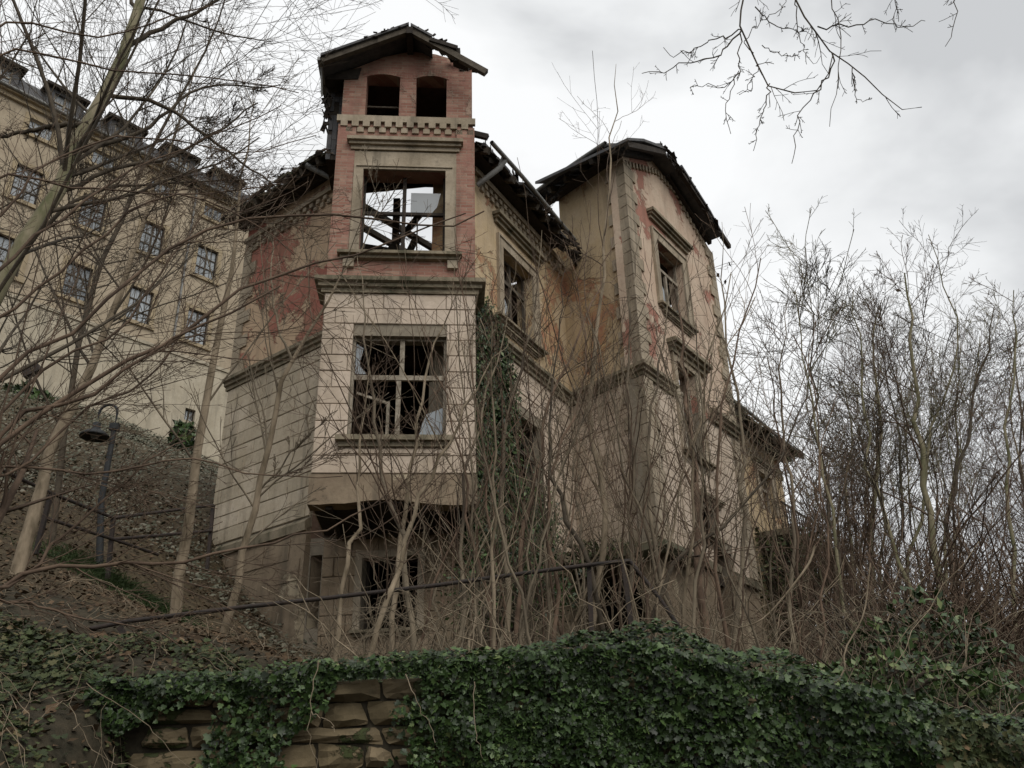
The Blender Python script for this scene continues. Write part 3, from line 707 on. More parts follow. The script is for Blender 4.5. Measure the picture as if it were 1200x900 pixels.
# mossy ledge and the black cellar opening at the corner
mb = sweep([P4 + WR.d[:2] * .2, P5, P5 + WG.d[:2] * 1.4], [(-.02, 5.05), (.35, 4.98), (.48, 5.1), (.4, 5.26), (.1, 5.34), (-.02, 5.34)]); mb.build('mossy_ledge', m_moss, villa)
# --- roofs and eaves of the lower wings
def eave(wall, ua, ub, ze, over, depth, rise, name_mat, step=.62, ragged=0, soff=True, seed=1, gut=True):
    r = np.random.RandomState(seed); P = wall.p; th = .08
    n = max(4, int((ub - ua) / .55)); us = np.linspace(ua, ub, n + 1)
    for i in range(n):
        a, b = us[i], us[i + 1] - .004; o = over + (r.uniform(-.12, .03) if ragged else 0); dz = r.uniform(-.02, .02)
        mb = wall.mb(); sl = rise / depth
        mb.hexa([P(a, ze + dz, o), P(b, ze + dz, o), P(b, ze + dz + sl * (o + depth), -depth), P(a, ze + dz + sl * (o + depth), -depth),
                 P(a, ze + dz - th, o), P(b, ze + dz - th, o), P(b, ze + dz - th + sl * (o + depth), -depth), P(a, ze + dz - th + sl * (o + depth), -depth)])
        mb.build('roof_section', name_mat, villa)
    u = ua + .1; sl = rise / depth
    while u < ub - .05:
        MB().bar(P(u, ze - th - .09, over - .06), P(u, ze - th - .09 + sl * (over + depth - .1), -depth + .05), .11, .16).build('rafter', m_timber, villa)
        u += step
    if soff: 
        mb = wall.mb(); wall.box(mb, ua + .02, ub - .02, ze - .13, ze - .1, .02, over * .55); mb.build('soffit_board', m_dark_timber, villa)
    if gut:
        T = Tubes(); k = 10; pts = np.array([P(x, ze - .02 + .03 * math.sin(x * 1.3), over + .06) for x in np.linspace(ua, ub, k)]); T.add(pts, np.full(k, .055), 8); T.build('gutter', m_zinc, villa)
eave(WL, -.15, 4.3, 14.42, .75, 2.0, 1.0, m_moss, ragged=1, seed=11, gut=False)
eave(WA, -.6, WA.L - .75, 14.12, .7, 2.0, 1.0, m_slate, ragged=1, seed=12)
def ragged(pts, n, mat, seed, drop=.12, sz=.2, name='broken_slates'):
    """slates and splinters hanging at an edge"""
    r = np.random.RandomState(seed); pts = np.array(pts); mb = MB(); d = pts[-1] - pts[0]; d /= np.linalg.norm(d)
    for i in range(n):
        t = r.rand() * (len(pts) - 1); k = min(int(t), len(pts) - 2); p = pts[k] * (1 - t + k) + pts[k + 1] * (t - k) + np.array([0, 0, r.uniform(-drop, .05)])
        q = r.normal(0, 1, 3) * [1, 1, .5]; q /= np.linalg.norm(q); q = q * .5 + d * r.choice([-1, 1]); mb.bar(p, p + q * r.uniform(.4, 1) * sz, r.uniform(.02, .12), r.uniform(.012, .03), up=r.normal(0, 1, 3))
    tag(mb.build(name, mat, villa), kind='stuff')
ragged([WL.p(-.1, 14.42, .75), WL.p(4.2, 14.42, .75)], 70, m_dark_timber, 1); ragged([WL.p(2.6, 14.5, .6), WL.p(4.3, 14.55, .3)], 40, m_timber, 2, .25, .4)
ragged([WA.p(-.6, 14.25, .5), WA.p(1.6, 14.25, .5)], 50, m_dark_timber, 3, .25, .35); ragged([WA.p(1.5, 14.1, .7), WA.p(WA.L - .5, 14.0, .75)], 60, m_dark_timber, 4, .15, .25); ragged([WA.p(3.4, 14.0, .5), WA.p(4.4, 13.8, .6)], 40, m_dark_timber, 5, .3, .32)
ragged([WR.p(-.5, 16.35, .62), WR.p(WR.L, 16.3, .65)], 50, m_dark_timber, 6); ragged([WR.p(-.6, 16.4, .2), WR.p(.4, 16.45, .3)], 30, m_slate, 7, .3, .3)
ragged([WG.p(1.7, 17.42, .55), WG.p(3.7, 17.15, .5), WG.p(5.4, 16.4, .55)], 80, m_dark_timber, 8, .15, .3)
ragged([WB.p(-.4, 15.35, .6), WB.p(1.5, 16.4, .6), WB.p(2.5, 15.9, .4)], 24, m_dark_timber, 9, .05, .14); ragged([WB.p(-.35, 15.2, -.3), WB.p(-.36, 14.2, -.5)], 30, m_dark_timber, 10, .2, .3)
ragged([WB.p(2.0, 16.05, .3), WB.p(2.95, 15.75, -.1)], 26, m_dark_timber, 15, .08, .22); ragged([WF.p(.0, 11.0, .6), WF.p(WF.L + .3, 11.0, .65)], 50, m_moss, 12)
# zinc downpipe bend and torn pieces by the tower
T = Tubes(); T.add(np.array([WA.p(-.15, 13.4, .1), WA.p(-.1, 13.55, .3), WA.p(.05, 13.85, .6), WA.p(.12, 14.15, .72)]), np.array([.06, .065, .07, .10]), 8); T.build('downpipe_bend', m_zinc, villa)
T = Tubes(); T.add(np.array([WL.p(3.75, 13.9, .1), WL.p(3.6, 14.05, .4), WL.p(3.3, 14.3, .72)]), np.array([.05, .06, .08]), 8); T.build('downpipe_bend', m_zinc, villa)
# right block: left eave, gable verge, broken purlins
eave(WR, -.5, WR.L + .05, 16.30, .65, 1.9, 1.05, m_slate, ragged=1, seed=13)
P = WG.p
vz = [(-.75, 16.05), (.3, 16.72), (1.75, 17.4), (2.75, 17.42), (3.7, 17.12), (4.6, 16.85), (5.45, 16.42)]
for i, ((a, za), (b, zb)) in enumerate(zip(vz[:-1], vz[1:])):
    if i == 2: za, zb = 17.45, 17.36
    mb = WG.mb(); o = .6 - (.15 if i in (2,) else 0); mb.hexa([P(a, za, o), P(b - .02, zb, o), P(b - .02, zb, -2.4), P(a, za, -2.4), P(a, za - .09, o), P(b - .02, zb - .09, o), P(b - .02, zb - .09, -2.4), P(a, za - .09, -2.4)]); mb.build('roof_section', m_slate, villa)
for w_, e_ in ((.5, 6.1), (.1, 5.5), (-.6, 5.3)):
    MB().bar(P(2.75, 17.25, w_), P(e_, 16.3 - (0 if e_ < 6 else .0), w_), .12, .16).build('verge_rafter', m_dark_timber, villa)
    MB().bar(P(-.7, 15.9, w_), P(1.75, 17.25, w_), .12, .16).build('verge_rafter', m_dark_timber, villa)
MB().bar(P(5.2, 13.2, -.2), P(6.0, 13.0, -.2), .1, .14).build('beam_stub', m_timber, villa)
MB().bar(P(5.35, 11.95, -.3), P(6.4, 11.5, -.3), .1, .14).build('beam_stub', m_timber, villa); MB().bar(P(5.3, 11.45, -.3), P(5.9, 11.72, -.3), .08, .1).build('beam_stub', m_timber, villa)
# --- far wing
WF = Wall(P6 - WG.n[:2] * .8, P6 - WG.n[:2] * .8 + WG.d[:2] * 5.65)
hf = (3.3, 4.5, 8.55, 9.85)
weld_build(WF.panel(-2.2, WF.L, ZB, 10.95, [hf], th=.45), 'far_wing_wall', m_tanplaster, villa)
corbel_row(WF, .3, WF.L - .1, 10.3, step=.3, h=.14)
surround(WF, *hf, t=.18, mat=m_trim); win_frame(WF, *hf, w=-.15, mull=[(3.9, hf[2], hf[3])], trans=[9.4])
hood(WF, 2.9, 4.9, 10.2, s=.7)
eave(WF, -.2, WF.L + .35, 10.98, .7, 2.0, .9, m_moss, ragged=1, seed=14)
mb = WF.mb(); WF.box(mb, 2.4, 5.3, 7.35, 7.55, -.01, 1.0); mb.build('balcony_slab', m_cornice, villa)
for i in range(13): MB().bar(WF.p(2.5 + i * .225, 7.55, .93), WF.p(2.5 + i * .225, 8.35, .93), .025).build('balcony_bar', m_iron, villa)
MB().bar(WF.p(2.4, 8.36, .93), WF.p(5.3, 8.36, .93), .05).build('balcony_rail', m_iron, villa)
# --- closing walls, floors, partitions
K1 = P1 - WL.n[:2] * 9.5; PE = np.array((P5 + WG.d[:2] * gw)); K2 = PE - WG.n[:2] * 8.0; K3 = K2 + (K1 - K2) * 0.0
F6 = WF.B[:2]; K4 = F6 - WF.n[:2] * 8
for a, b, z in ((K1, P1, 14.3), (K4, K1, 12.5), (F6, K4, 10.9)):
    w_ = Wall(a, b); d = np.append((b - a) / np.linalg.norm(b - a), 0); nn = np.array([-d[1], d[0], 0]); A = np.append(a, 0); B = np.append(b, 0)
    cen = np.array([0, 24, 0]); 
    if nn @ (cen - A) < 0: nn = -nn
    mb = MB(du=d); i0 = d * .5
    mb.hexa([A + i0 + [0, 0, ZB], B - i0 + [0, 0, ZB], B - i0 + [0, 0, z], A + i0 + [0, 0, z], A + i0 + nn * .4 + [0, 0, ZB], B - i0 + nn * .4 + [0, 0, ZB], B - i0 + nn * .4 + [0, 0, z], A + i0 + nn * .4 + [0, 0, z]]); mb.build('rear_wall', m_tanplaster, villa)
poly = [P1, P2, P3, P4, P5, PE, K4, K1]; cc = sum(poly) / len(poly)
ins = [c for c in [P1 - WL.n[:2] * .3 + WL.d[:2] * .3, P2 - WL.n[:2] * .3, P3 - WA.n[:2] * .3, P4 - WA.n[:2] * .3 - WR.n[:2] * .3, P5 - WR.n[:2] * .25 - WG.n[:2] * .25, PE - WG.n[:2] * .3 - WG.d[:2] * .3, K4 + WF.n[:2] * .5, K1 + WL.n[:2] * .5]]
for z in (5.3, 9.55): fslab(ins, z, .2, 'floor_slab', m_dark_timber)
# attic floor remains over the right block and the room right of the tower
fslab([P4 - WR.n[:2] * .4, P5 - WR.n[:2] * .3 - WG.n[:2] * .3, PE - WG.n[:2] * .4, PE - WG.n[:2] * 3.5, P4 - WR.n[:2] * .4 - WG.n[:2] * 1.0], 14.9, .2, 'attic_floor', m_dark_timber)
fslab([P3 + dA * 1.2 - WA.n[:2] * .46, P4 - WA.n[:2] * .5, P4 - WA.n[:2] * 2.6, P3 + dA * 1.4 - WA.n[:2] * 2.2], 14.0, .16, 'attic_floor', m_dark_timber)
for u_ in (2.2, 4.6): 
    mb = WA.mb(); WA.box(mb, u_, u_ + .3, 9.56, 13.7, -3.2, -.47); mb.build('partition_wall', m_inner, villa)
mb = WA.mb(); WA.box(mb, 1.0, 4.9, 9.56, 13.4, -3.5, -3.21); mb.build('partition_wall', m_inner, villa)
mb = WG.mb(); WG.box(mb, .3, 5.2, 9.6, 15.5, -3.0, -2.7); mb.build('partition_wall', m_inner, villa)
mb = WB.mb(); WB.box(mb, 1.62, 1.95, 9.6, 12.25, -3.2, -2.75); mb.build('brick_pier', m_brick, villa)
for i in range(5): MB().bar(WL.p(.4 + i * .7, 14.2, -.2), WL.p(.4 + i * .7, 14.25, -5.5), .12, .16).build('ceiling_beam', m_timber, villa)

# ---------------------------------------------------------------- castle on the hill
c0 = at_y(163, 357, 45)[:2]; cd = np.array([.669, .743])
WC = Wall(c0 - cd * 30, c0 + cd * 30)
castle = empty('castle_wing', 'long ochre castle wing on the hill with slate mansard roof and box dormers', 'castle', (WC.p(30, 19, 0)))
def cbuild(mb, name, mat): return mb.build(name, mat, castle)
cu = sorted([26.4 + 3.65 * k for k in (-4, -3, -2, -1, 0, 1, 2, 3, 4)]); holes = []
for u in cu:
    holes += [(u - .7, u + .7, 35.1, 36.15), (u - .7, u + .7, 30.7, 32.9), (u - .7, u + .7, 26.05, 28.25)]
holes.append((33.7, 34.35, 21.0, 21.75))
CA, CB = 0.0, 52.0
upper = [h for h in holes if h[2] > 24.9]; low = [h for h in holes if h[2] < 24.9]
def cw(z0, z1, hs, nm, mat, w=0.0): weld_build(WC.panel(CA, CB, z0, z1, hs, th=.6, w=w), nm, mat, castle)
cw(24.9, 36.7, upper, 'castle_wall', m_castle); cw(12, 24.88, low, 'castle_lower_wall', m_castle_low, w=.08)
mb = WC.mb(); WC.box(mb, CA, CB, 24.8, 25.0, .0, .16); mb.build('string_course', m_castle_low, castle)
mb = WC.mb(); WC.box(mb, CA, CB, 36.7, 36.95, -.6, .2); WC.box(mb, CA, CB, 36.95, 37.15, -.6, .42); mb.build('eaves_cornice', m_castle_trim, castle)
mb = WC.mb(); P = WC.p
mb.hexa([P(CA, 37.15, .3), P(CB, 37.15, .3), P(CB, 38.9, -.7), P(CA, 38.9, -.7), P(CA, 37.15, -.2), P(CB, 37.15, -.2), P(CB, 38.9, -1.2), P(CA, 38.9, -1.2)])
mb.hexa([P(CA, 38.9, -.7), P(CB, 38.9, -.7), P(CB, 40.0, -6), P(CA, 40.0, -6), P(CA, 38.7, -.9), P(CB, 38.7, -.9), P(CB, 39.6, -6), P(CA, 39.6, -6)]); mb.build('mansard_roof', m_slate, castle)
mb = WC.mb(); WC.box(mb, CA, CB, 12, 36.7, -11.6, -11); WC.box(mb, CA, CA + .6, 12, 38.8, -11, -.62); WC.box(mb, CB - .6, CB, 12, 38.8, -11, -.62); mb.build('castle_side_wall', m_castle, castle)
mb = WC.mb(); WC.box(mb, CA + .7, CB - .7, 12, 36.6, -2.2, -2.0); mb.build('castle_inner_wall', m_dark_timber, castle)
T = Tubes(); T.add(np.array([P(CA, 37.12, .5), P(CB, 37.12, .5)]), np.array([.1, .1]), 8); T.build('gutter', m_zinc, castle)
for u, a, b, z0, z1 in [((h[0] + h[1]) / 2, *h) for h in holes]:
    w_ = WC.mb(); t = .09; WC.box(w_, a, a + t, z0, z1, -.22, -.12); WC.box(w_, b - t, b, z0, z1, -.22, -.12); WC.box(w_, a + t, b - t, z1 - t, z1, -.22, -.12); WC.box(w_, a + t, b - t, z0, z0 + t, -.22, -.12)
    wo = w_.build('window', m_dark_timber if z0 < 35 else m_castle_trim, castle)
    gb = WC.mb(); WC.box(gb, u - .05, u + .05, z0 + t, z1 - t, -.19, -.10)
    rows = 3 if z1 - z0 > 1.5 else 1
    for k in range(1, rows): z = z0 + (z1 - z0) * k / rows; WC.box(gb, a + t, u - .05, z - .035, z + .035, -.19, -.105); WC.box(gb, u + .05, b - t, z - .035, z + .035, -.19, -.105)
    for x in ((a + u) / 2, (b + u) / 2): WC.box(gb, x - .02, x + .02, z0 + t, z1 - t, -.175, -.14)
    gb.build('glazing_bars', m_timber if z0 < 35 else m_white_timber, wo)
    pb = WC.mb(); WC.box(pb, a + t, b - t, z0 + t, z1 - t, -.18, -.16); pb.build('pane', m_glass2, wo)
    if z1 - z0 > .9:
        sb = WC.mb(); t = .25; WC.box(sb, a - t, a, z0, z1 + t, -.01, .05); WC.box(sb, b, b + t, z0, z1 + t, -.01, .05); WC.box(sb, a, b, z1, z1 + t, -.01, .05); WC.box(sb, a - t - .08, b + t + .08, z0 - .22, z0, -.01, .14); sb.build('window_surround', m_castle_trim, castle)
for u in (15.9, 20.0, 23.6, 27.25, 30.9, 34.3, 38.0, 41.6, 45.2):
    a, b = u - 1.0, u + 1.0
    d_ = WC.mb(); WC.box(d_, a, a + .35, 37.2, 38.75, -1.2, .1); WC.box(d_, b - .35, b, 37.2, 38.75, -1.2, .1); WC.box(d_, a + .35, b - .35, 37.2, 37.4, -1.2, .1); WC.box(d_, a + .35, b - .35, 38.55, 38.75, -1.2, .1); WC.box(d_, a + .35, b - .35, 37.4, 38.55, -1.2, -.3)
    do = d_.build('dormer', m_slate, castle)
    mb = WC.mb(); WC.box(mb, a - .25, b + .25, 38.76, 38.95, -1.6, .4); mb.build('dormer_roof', m_dark_timber, do)
    mb = WC.mb(); WC.box(mb, u - .65, u - .57, 37.4, 38.55, -.1, .02); WC.box(mb, u + .57, u + .65, 37.4, 38.55, -.1, .02); WC.box(mb, u - .05, u + .05, 37.4, 38.55, -.1, .02); WC.box(mb, u - .57, u - .05, 37.95, 38.01, -.09, .01); WC.box(mb, u + .05, u + .57, 37.95, 38.01, -.09, .01); mb.build('dormer_window', m_white_timber, do)
    mb = WC.mb(); WC.box(mb, u - .64, u + .64, 37.41, 38.54, -.08, -.06); mb.build('pane', m_glass2, do)
for u in (18.5, 32.3):
    mb = WC.mb(); WC.box(mb, u - .05, u + .05, 25.1, 36.9, .05, .16); mb.build('downpipe', m_zinc, castle)

# ---------------------------------------------------------------- lamp, railings, little things on the hill
lp = at_y(120, 655, 13.5); zt = at_y(136, 500, 13.5); gz = lp[2] - .3
lamp = empty('street_lamp', 'grey gooseneck street lamp with a dark bell shade on the hillside left of the villa', 'street lamp', (lp[0], lp[1], lp[2]))
T = Tubes(); tx = at_y(137, 486, 13.5); T.add(np.array([[lp[0], lp[1], gz], [tx[0], lp[1], (gz + zt[2]) / 2], [tx[0], lp[1], zt[2]]]) * 1.0, np.array([.058, .05, .042]), 10); T.build('post', m_steel, lamp)
T = Tubes(); T.add(np.array([[tx[0], lp[1], zt[2] - .06], [tx[0], lp[1], zt[2] + .04]]), np.array([.085, .085]), 10); T.build('collar', m_steel, lamp)
an = np.linspace(0, math.pi, 9); rr = .15
arc = np.array([[tx[0] - rr + rr * math.cos(a), lp[1] - .0, zt[2] + .25 + rr * math.sin(a)] for a in an]); arc = np.concatenate([[[tx[0], lp[1], zt[2]]], arc, [[tx[0] - 2 * rr, lp[1], zt[2] + .12]]])
T = Tubes(); T.add(arc, np.full(len(arc), .022), 8); T.build('gooseneck', m_steel, lamp)
def lathe(c, prof, name, mat, parent, k=20):
    a = np.arange(k) * 2 * np.pi / k; V = [(c[0] + r_ * math.cos(t), c[1] + r_ * math.sin(t), c[2] + z_) for r_, z_ in prof for t in a]
    F = [(i * k + j, i * k + (j + 1) % k, (i + 1) * k + (j + 1) % k, (i + 1) * k + j) for i in range(len(prof) - 1) for j in range(k)]
    me = np_mesh(name, np.array(V) - np.array(parent.location), F, mats=[mat], smooth=True); o = bpy.data.objects.new(name, me); link(o, parent); return o
c = (tx[0] - 2 * rr, lp[1], zt[2] - .15)
lathe(c, [(.03, .24), (.06, .22), (.065, .14), (.09, .10), (.16, .06), (.23, .0), (.235, -.03), (.22, -.03), (.15, .03), (.04, .06)], 'lamp_shade', m_steel, lamp)
lathe(c, [(.0, .1), (.06, .08), (.08, .02), (.05, -.04), (.0, -.06)], 'lamp_bulb', m_glass2, lamp)
def rail_thing(name, label, posts, rails, w=.05, cat='railing', mat=None):
    b = posts[0][0] if posts else rails[0][0]
    e_ = empty(name, label, cat, tuple(b))
    for a, b_ in posts: MB().bar(a, b_, w * 1.1).build('post', mat or m_iron, e_)
    for rl in rails:
        T = Tubes(); T.add(np.array(rl), np.full(len(rl), w / 2), 8); T.build('rail', mat or m_iron, e_)
    return e_
gp_ = lambda x, y: np.array([x, y, float(ground(np.array(x), np.array(y)))])
a1 = at_y(133, 607, 12.8); a2 = at_y(250, 592, 15.5); a3 = at_y(130, 655, 12.8); a4 = at_y(245, 648, 15.5); a5 = at_y(60, 578, 11.6); a6 = at_y(0, 550, 10.6); a7 = at_y(45, 632, 11.6)
rail_thing('hillside_railing', 'dark iron railing on the bank below the castle, beside the lamp post', [(a3 - [0, 0, .3], a1), (a4 - [0, 0, .3], a2), (a7 - [0, 0, .2], a5)], [[a1, a2], [a6 - (a5 - a6), a6, a5, a1], [at_y(133, 632, 12.8), at_y(248, 622, 15.5)], [at_y(50, 606, 11.6), at_y(133, 632, 12.8), at_y(185, 650, 14)]], .05)
q = [at_y(*p) for p in ((105, 737, 8.2), (150, 728, 8.3), (280, 712, 8.4), (390, 700, 8.5), (510, 686, 8.6), (620, 671, 8.8), (690, 662, 8.9), (738, 657, 8.9))]
br = rail_thing('broken_railing', 'long bent rusty rail with leaning posts running above the ivy wall', [(at_y(165, 763, 8.3) - [0, 0, .05], at_y(140, 735, 8.3)), (at_y(745, 760, 8.9) - [0, 0, .3], at_y(730, 658, 8.9)), (at_y(694, 770, 8.95) - [0, 0, .2], at_y(690, 664, 8.95))], [q, [at_y(738, 657, 8.9), at_y(772, 700, 8.8), at_y(808, 753, 8.7)]], .042)
fl = at_y(37, 436, 38)
f_ = empty('floodlight', 'small dark floodlight on a short post at the foot of the castle wall', 'floodlight', tuple(fl - [0, 0, 1.0]))
mb = MB(); mb.bar(fl - [.35, 0, .15], fl + [.35, 0, .25], .3, .4); mb.build('lamp_head', m_iron, f_); MB().bar(fl - [0, 0, 1.6], fl, .09).build('post', m_iron, f_)

# ---------------------------------------------------------------- retaining wall of rubble
rw = empty('retaining_wall', 'old rubble retaining wall half covered by ivy across the foreground', 'wall', (0, WALL_Y, -1.6))
xs = np.linspace(-2.7, 9.5, 50); mb = MB(du=np.array([1, .3, 0]))
for a, b in zip(xs[:-1], xs[1:]):
    ta, tb = float(wall_top(a)) - .06, float(wall_top(b)) - .06
    mb.hexa([(a, WALL_Y - .02, -1.7), (b, WALL_Y - .02, -1.7), (b, WALL_Y - .02, tb), (a, WALL_Y - .02, ta), (a, WALL_Y + .35, -1.7), (b, WALL_Y + .35, -1.7), (b, WALL_Y + .35, tb), (a, WALL_Y + .35, ta)])
m_core = simple('dark_earth_joint', (.022, .018, .012), (.045, .038, .025), 9)
weld_build(mb, 'wall_core', m_core, rw)
r = np.random.RandomState(21)
def rubble(c, mat, out=.1):
    """a rough stone filling the quad c (four (x,z) corners), its face rounded and uneven"""
    me = bpy.data.meshes.new('stone'); bm = bmesh.new(); c = np.array(c); cen = c.mean(0)
    n = 5; idx = {}
    for i in range(n):
        for j in range(n):
            s_, t_ = i / (n - 1), j / (n - 1)
            q = c[0] * (1 - s_) * (1 - t_) + c[1] * s_ * (1 - t_) + c[2] * s_ * t_ + c[3] * (1 - s_) * t_
            e = max(abs(s_ - .5), abs(t_ - .5)) * 2; corner = (abs(s_ - .5) * 2) ** 3 * (abs(t_ - .5) * 2) ** 3
            q = q + (cen - q) * (.01 + .07 * corner) + r.uniform(-.007, .007, 2)
            yy = WALL_Y - .02 - out * (1 - .75 * e ** 4) + r.uniform(-.014, .014)
            idx[i, j] = bm.verts.new((q[0], yy - WALL_Y, q[1] + 1.6))
    ring = [(i, 0) for i in range(n)] + [(n - 1, j) for j in range(1, n)] + [(i, n - 1) for i in range(n - 2, -1, -1)] + [(0, j) for j in range(n - 2, 0, -1)]
    for i in range(n - 1):
        for j in range(n - 1): bm.faces.new((idx[i, j], idx[i + 1, j], idx[i + 1, j + 1], idx[i, j + 1]))
    bk = [bm.verts.new((idx[k].co.x, .03, idx[k].co.z)) for k in ring]
    for k in range(len(ring)): m_ = (k + 1) % len(ring); bm.faces.new((idx[ring[k]], idx[ring[m_]], bk[m_], bk[k]))
    bmesh.ops.recalc_face_normals(bm, faces=bm.faces); bm.to_mesh(me); bm.free(); me.materials.append(mat)
    return link(bpy.data.objects.new('stone', me), rw)
NR = 7; zb = [-.1, .09, .25, .42, .56, .70, .84, 1.0]
lev = lambda k, x: zb[k] + (.022 * math.sin(x * 2.1 + k * 1.7) + .014 * math.sin(x * 5.3 + k * 2.9) if 0 < k < NR else 0)
for j in range(NR):
    x = -2.7 + r.uniform(0, .2); sl0 = r.uniform(-.03, .03)
    while x < 3.4:
        ln = r.choice([.2, .28, .36, .46, .56]) * r.uniform(.85, 1.15); g = .008; sl1 = r.uniform(-.035, .035); tp = lambda q: float(wall_top(q)) - .02
        c = [(x + g - sl0, lev(j, x) + g), (x + ln - g - sl1, lev(j, x + ln) + g), (x + ln - g + sl1, min(lev(j + 1, x + ln), tp(x + ln)) - g), (x + g + sl0, min(lev(j + 1, x), tp(x)) - g)]
        if c[3][1] - c[0][1] > .05 and c[2][1] - c[1][1] > .05:
            rubble(c, m_ochrestone if (j == 3 and abs(x + ln / 2 + .95) < .2) else m_wallstone, out=r.uniform(.04, .13))
        x += ln; sl0 = sl1

# ---------------------------------------------------------------- leaves
IV = np.array([(0, 0, 0), (.24, -.1, .03), (.52, .14, .05), (.32, .34, .0), (.4, .6, .05), (.17, .62, .02), (0, 1, .06), (-.17, .62, .02), (-.4, .6, .05), (-.32, .34, .0), (-.52, .14, .05), (-.24, -.1, .03), (0, .35, -.06)]) * 1.0
IVF = np.array([(12, i, (i + 1) % 12) for i in range(12)])
SL = np.array([(0, 0, 0), (.3, .4, .05), (0, 1, 0), (-.3, .4, .05)]) * 1.0
SLF = np.array([(0, 1, 2), (0, 2, 3)])
def leaves(name, C, Nn, size, mat, tone, parent=None, kind=None, tmpl='ivy', roll=None, seed=0):
    r = np.random.RandomState(seed); C = np.asarray(C, float); Nn = np.asarray(Nn, float); n = len(C)
    Nn = Nn / (np.linalg.norm(Nn, axis=1, keepdims=True) + 1e-9)
    down = np.tile([0, 0, -1.0], (n, 1)) + r.normal(0, .55, (n, 3)) if roll is None else r.normal(0, 1, (n, 3))
    Y = down - (down * Nn).sum(1, keepdims=True) * Nn; Y /= np.linalg.norm(Y, axis=1, keepdims=True) + 1e-9
    X = np.cross(Y, Nn); t, f = (IV, IVF) if tmpl == 'ivy' else (SL, SLF)
    s = size * r.choice([.5, .75, 1.0, 1.25, 1.55], (n, 1, 1), p=[.18, .27, .3, .17, .08]) * r.uniform(.85, 1.15, (n, 1, 1))
    V = C[:, None] + s * (t[None, :, 0:1] * X[:, None] + (t[None, :, 1:2] - .4) * Y[:, None] + t[None, :, 2:3] * Nn[:, None])
    F = (np.arange(n)[:, None, None] * len(t) + f[None]).reshape(-1, 3)
    off = np.array(parent.location) if parent is not None else 0
    me = np_mesh(name, V.reshape(-1, 3) - off, F, mats=[mat])
    at = me.attributes.new('tone', 'FLOAT', 'POINT'); at.data.foreach_set('value', np.repeat(np.clip(tone, 0, 1), len(t)).astype(np.float32))
    o = bpy.data.objects.new(name, me); link(o, parent); tag(o, kind=kind); return o
r = np.random.RandomState(31)
# ivy hanging over the wall's face
n = 84000; x = r.uniform(-2.9, 9.5, n); top = wall_top(x)
dz = r.uniform(0, 1, n) ** 1.15 * 1.05; z = top + .03 - dz
dens = .12 + .88 * sstep(-1.3, .3, x); patch = vnoise(x, z * 1.6, 5, 8)
cover = (r.rand(n) < np.clip(dens + .0, 0, 1)) & ((patch > -.48 + .38 * (1 - sstep(-.9, .3, x))) | (dz < .16) | (x > .4))
cover |= (dz < .13) & (r.rand(n) < .75)
cover |= (x < -1.2) & (patch > .0) & (r.rand(n) < .35)
bulge = (.10 + .30 * (vnoise(x, z, 4, 9) + .5) * sstep(.3, 1.4, x) + .10 * vnoise(x, z, 13, 19)) * (1 - .35 * dz); bulge = np.maximum(bulge, .04)
y = WALL_Y - .12 - bulge * r.uniform(.45, 1.1, n) ** .6
keep = cover & ~((np.abs(x + .93) < .2) & (z > .30) & (z < .54) & (r.rand(n) < .85)) & ~((np.abs(x + .95) < .3) & (z > .70) & (z < .95) & (dz > .08))
x, y, z = x[keep], y[keep], z[keep]; n = len(x)
dk = r.rand(n) > .45 * (vnoise(x, z, 9, 33) < -.12); x, y, z = x[dk], y[dk], z[dk]; n = len(x)
nn = np.stack([r.normal(0, .6, n), -np.ones(n), r.normal(.45, .6, n)], 1)
tn = np.clip(r.beta(1.6, 3.0, n) + .15 * vnoise(x, z, 3, 10), 0, 1)
far = (x + .35 * vnoise(x, z, 3, 77)) > 2.75
fk = far & (r.rand(n) < .5)
o = leaves('wall_end_ivy', np.stack([x, y, z], 1)[fk], nn[fk], .045, m_ivy_dull, np.clip(tn[fk] + .15, 0, 1), kind='stuff', seed=21); tag(o, 'sparser yellowed ivy on the right end of the retaining wall', 'ivy')
x, y, z, nn, tn = x[~far], y[~far], z[~far], nn[~far], tn[~far]; n = len(x)
ivyo = leaves('wall_ivy', np.stack([x, y, z], 1), nn, .039, m_ivy, tn, kind='stuff', seed=1)
tag(ivyo, 'dense dark green ivy cascading over the retaining wall', 'ivy')
# ivy mat on top of the wall
n = 24000; x = r.uniform(-2.9, 9.5, n); y = WALL_Y - .2 + r.uniform(0, 1, n) ** 1.4 * 1.5
hump = .10 * np.exp(-((x - 1.4) / 1.2) ** 2) + .05
z = wall_top(x) + hump * (1 + vnoise(x, y, 6, 12)) * np.exp(-(y - WALL_Y) ** 2) + r.uniform(-.03, .05, n)
nn = np.stack([r.normal(0, .5, n), r.normal(-.5, .4, n), np.ones(n)], 1)
o = leaves('ivy_mat', np.stack([x, y, z], 1), nn, .041, m_ivy, r.beta(1.9, 2.4, n), kind='stuff', roll=1, seed=2); tag(o, 'ivy mat on the top of the retaining wall', 'ivy')
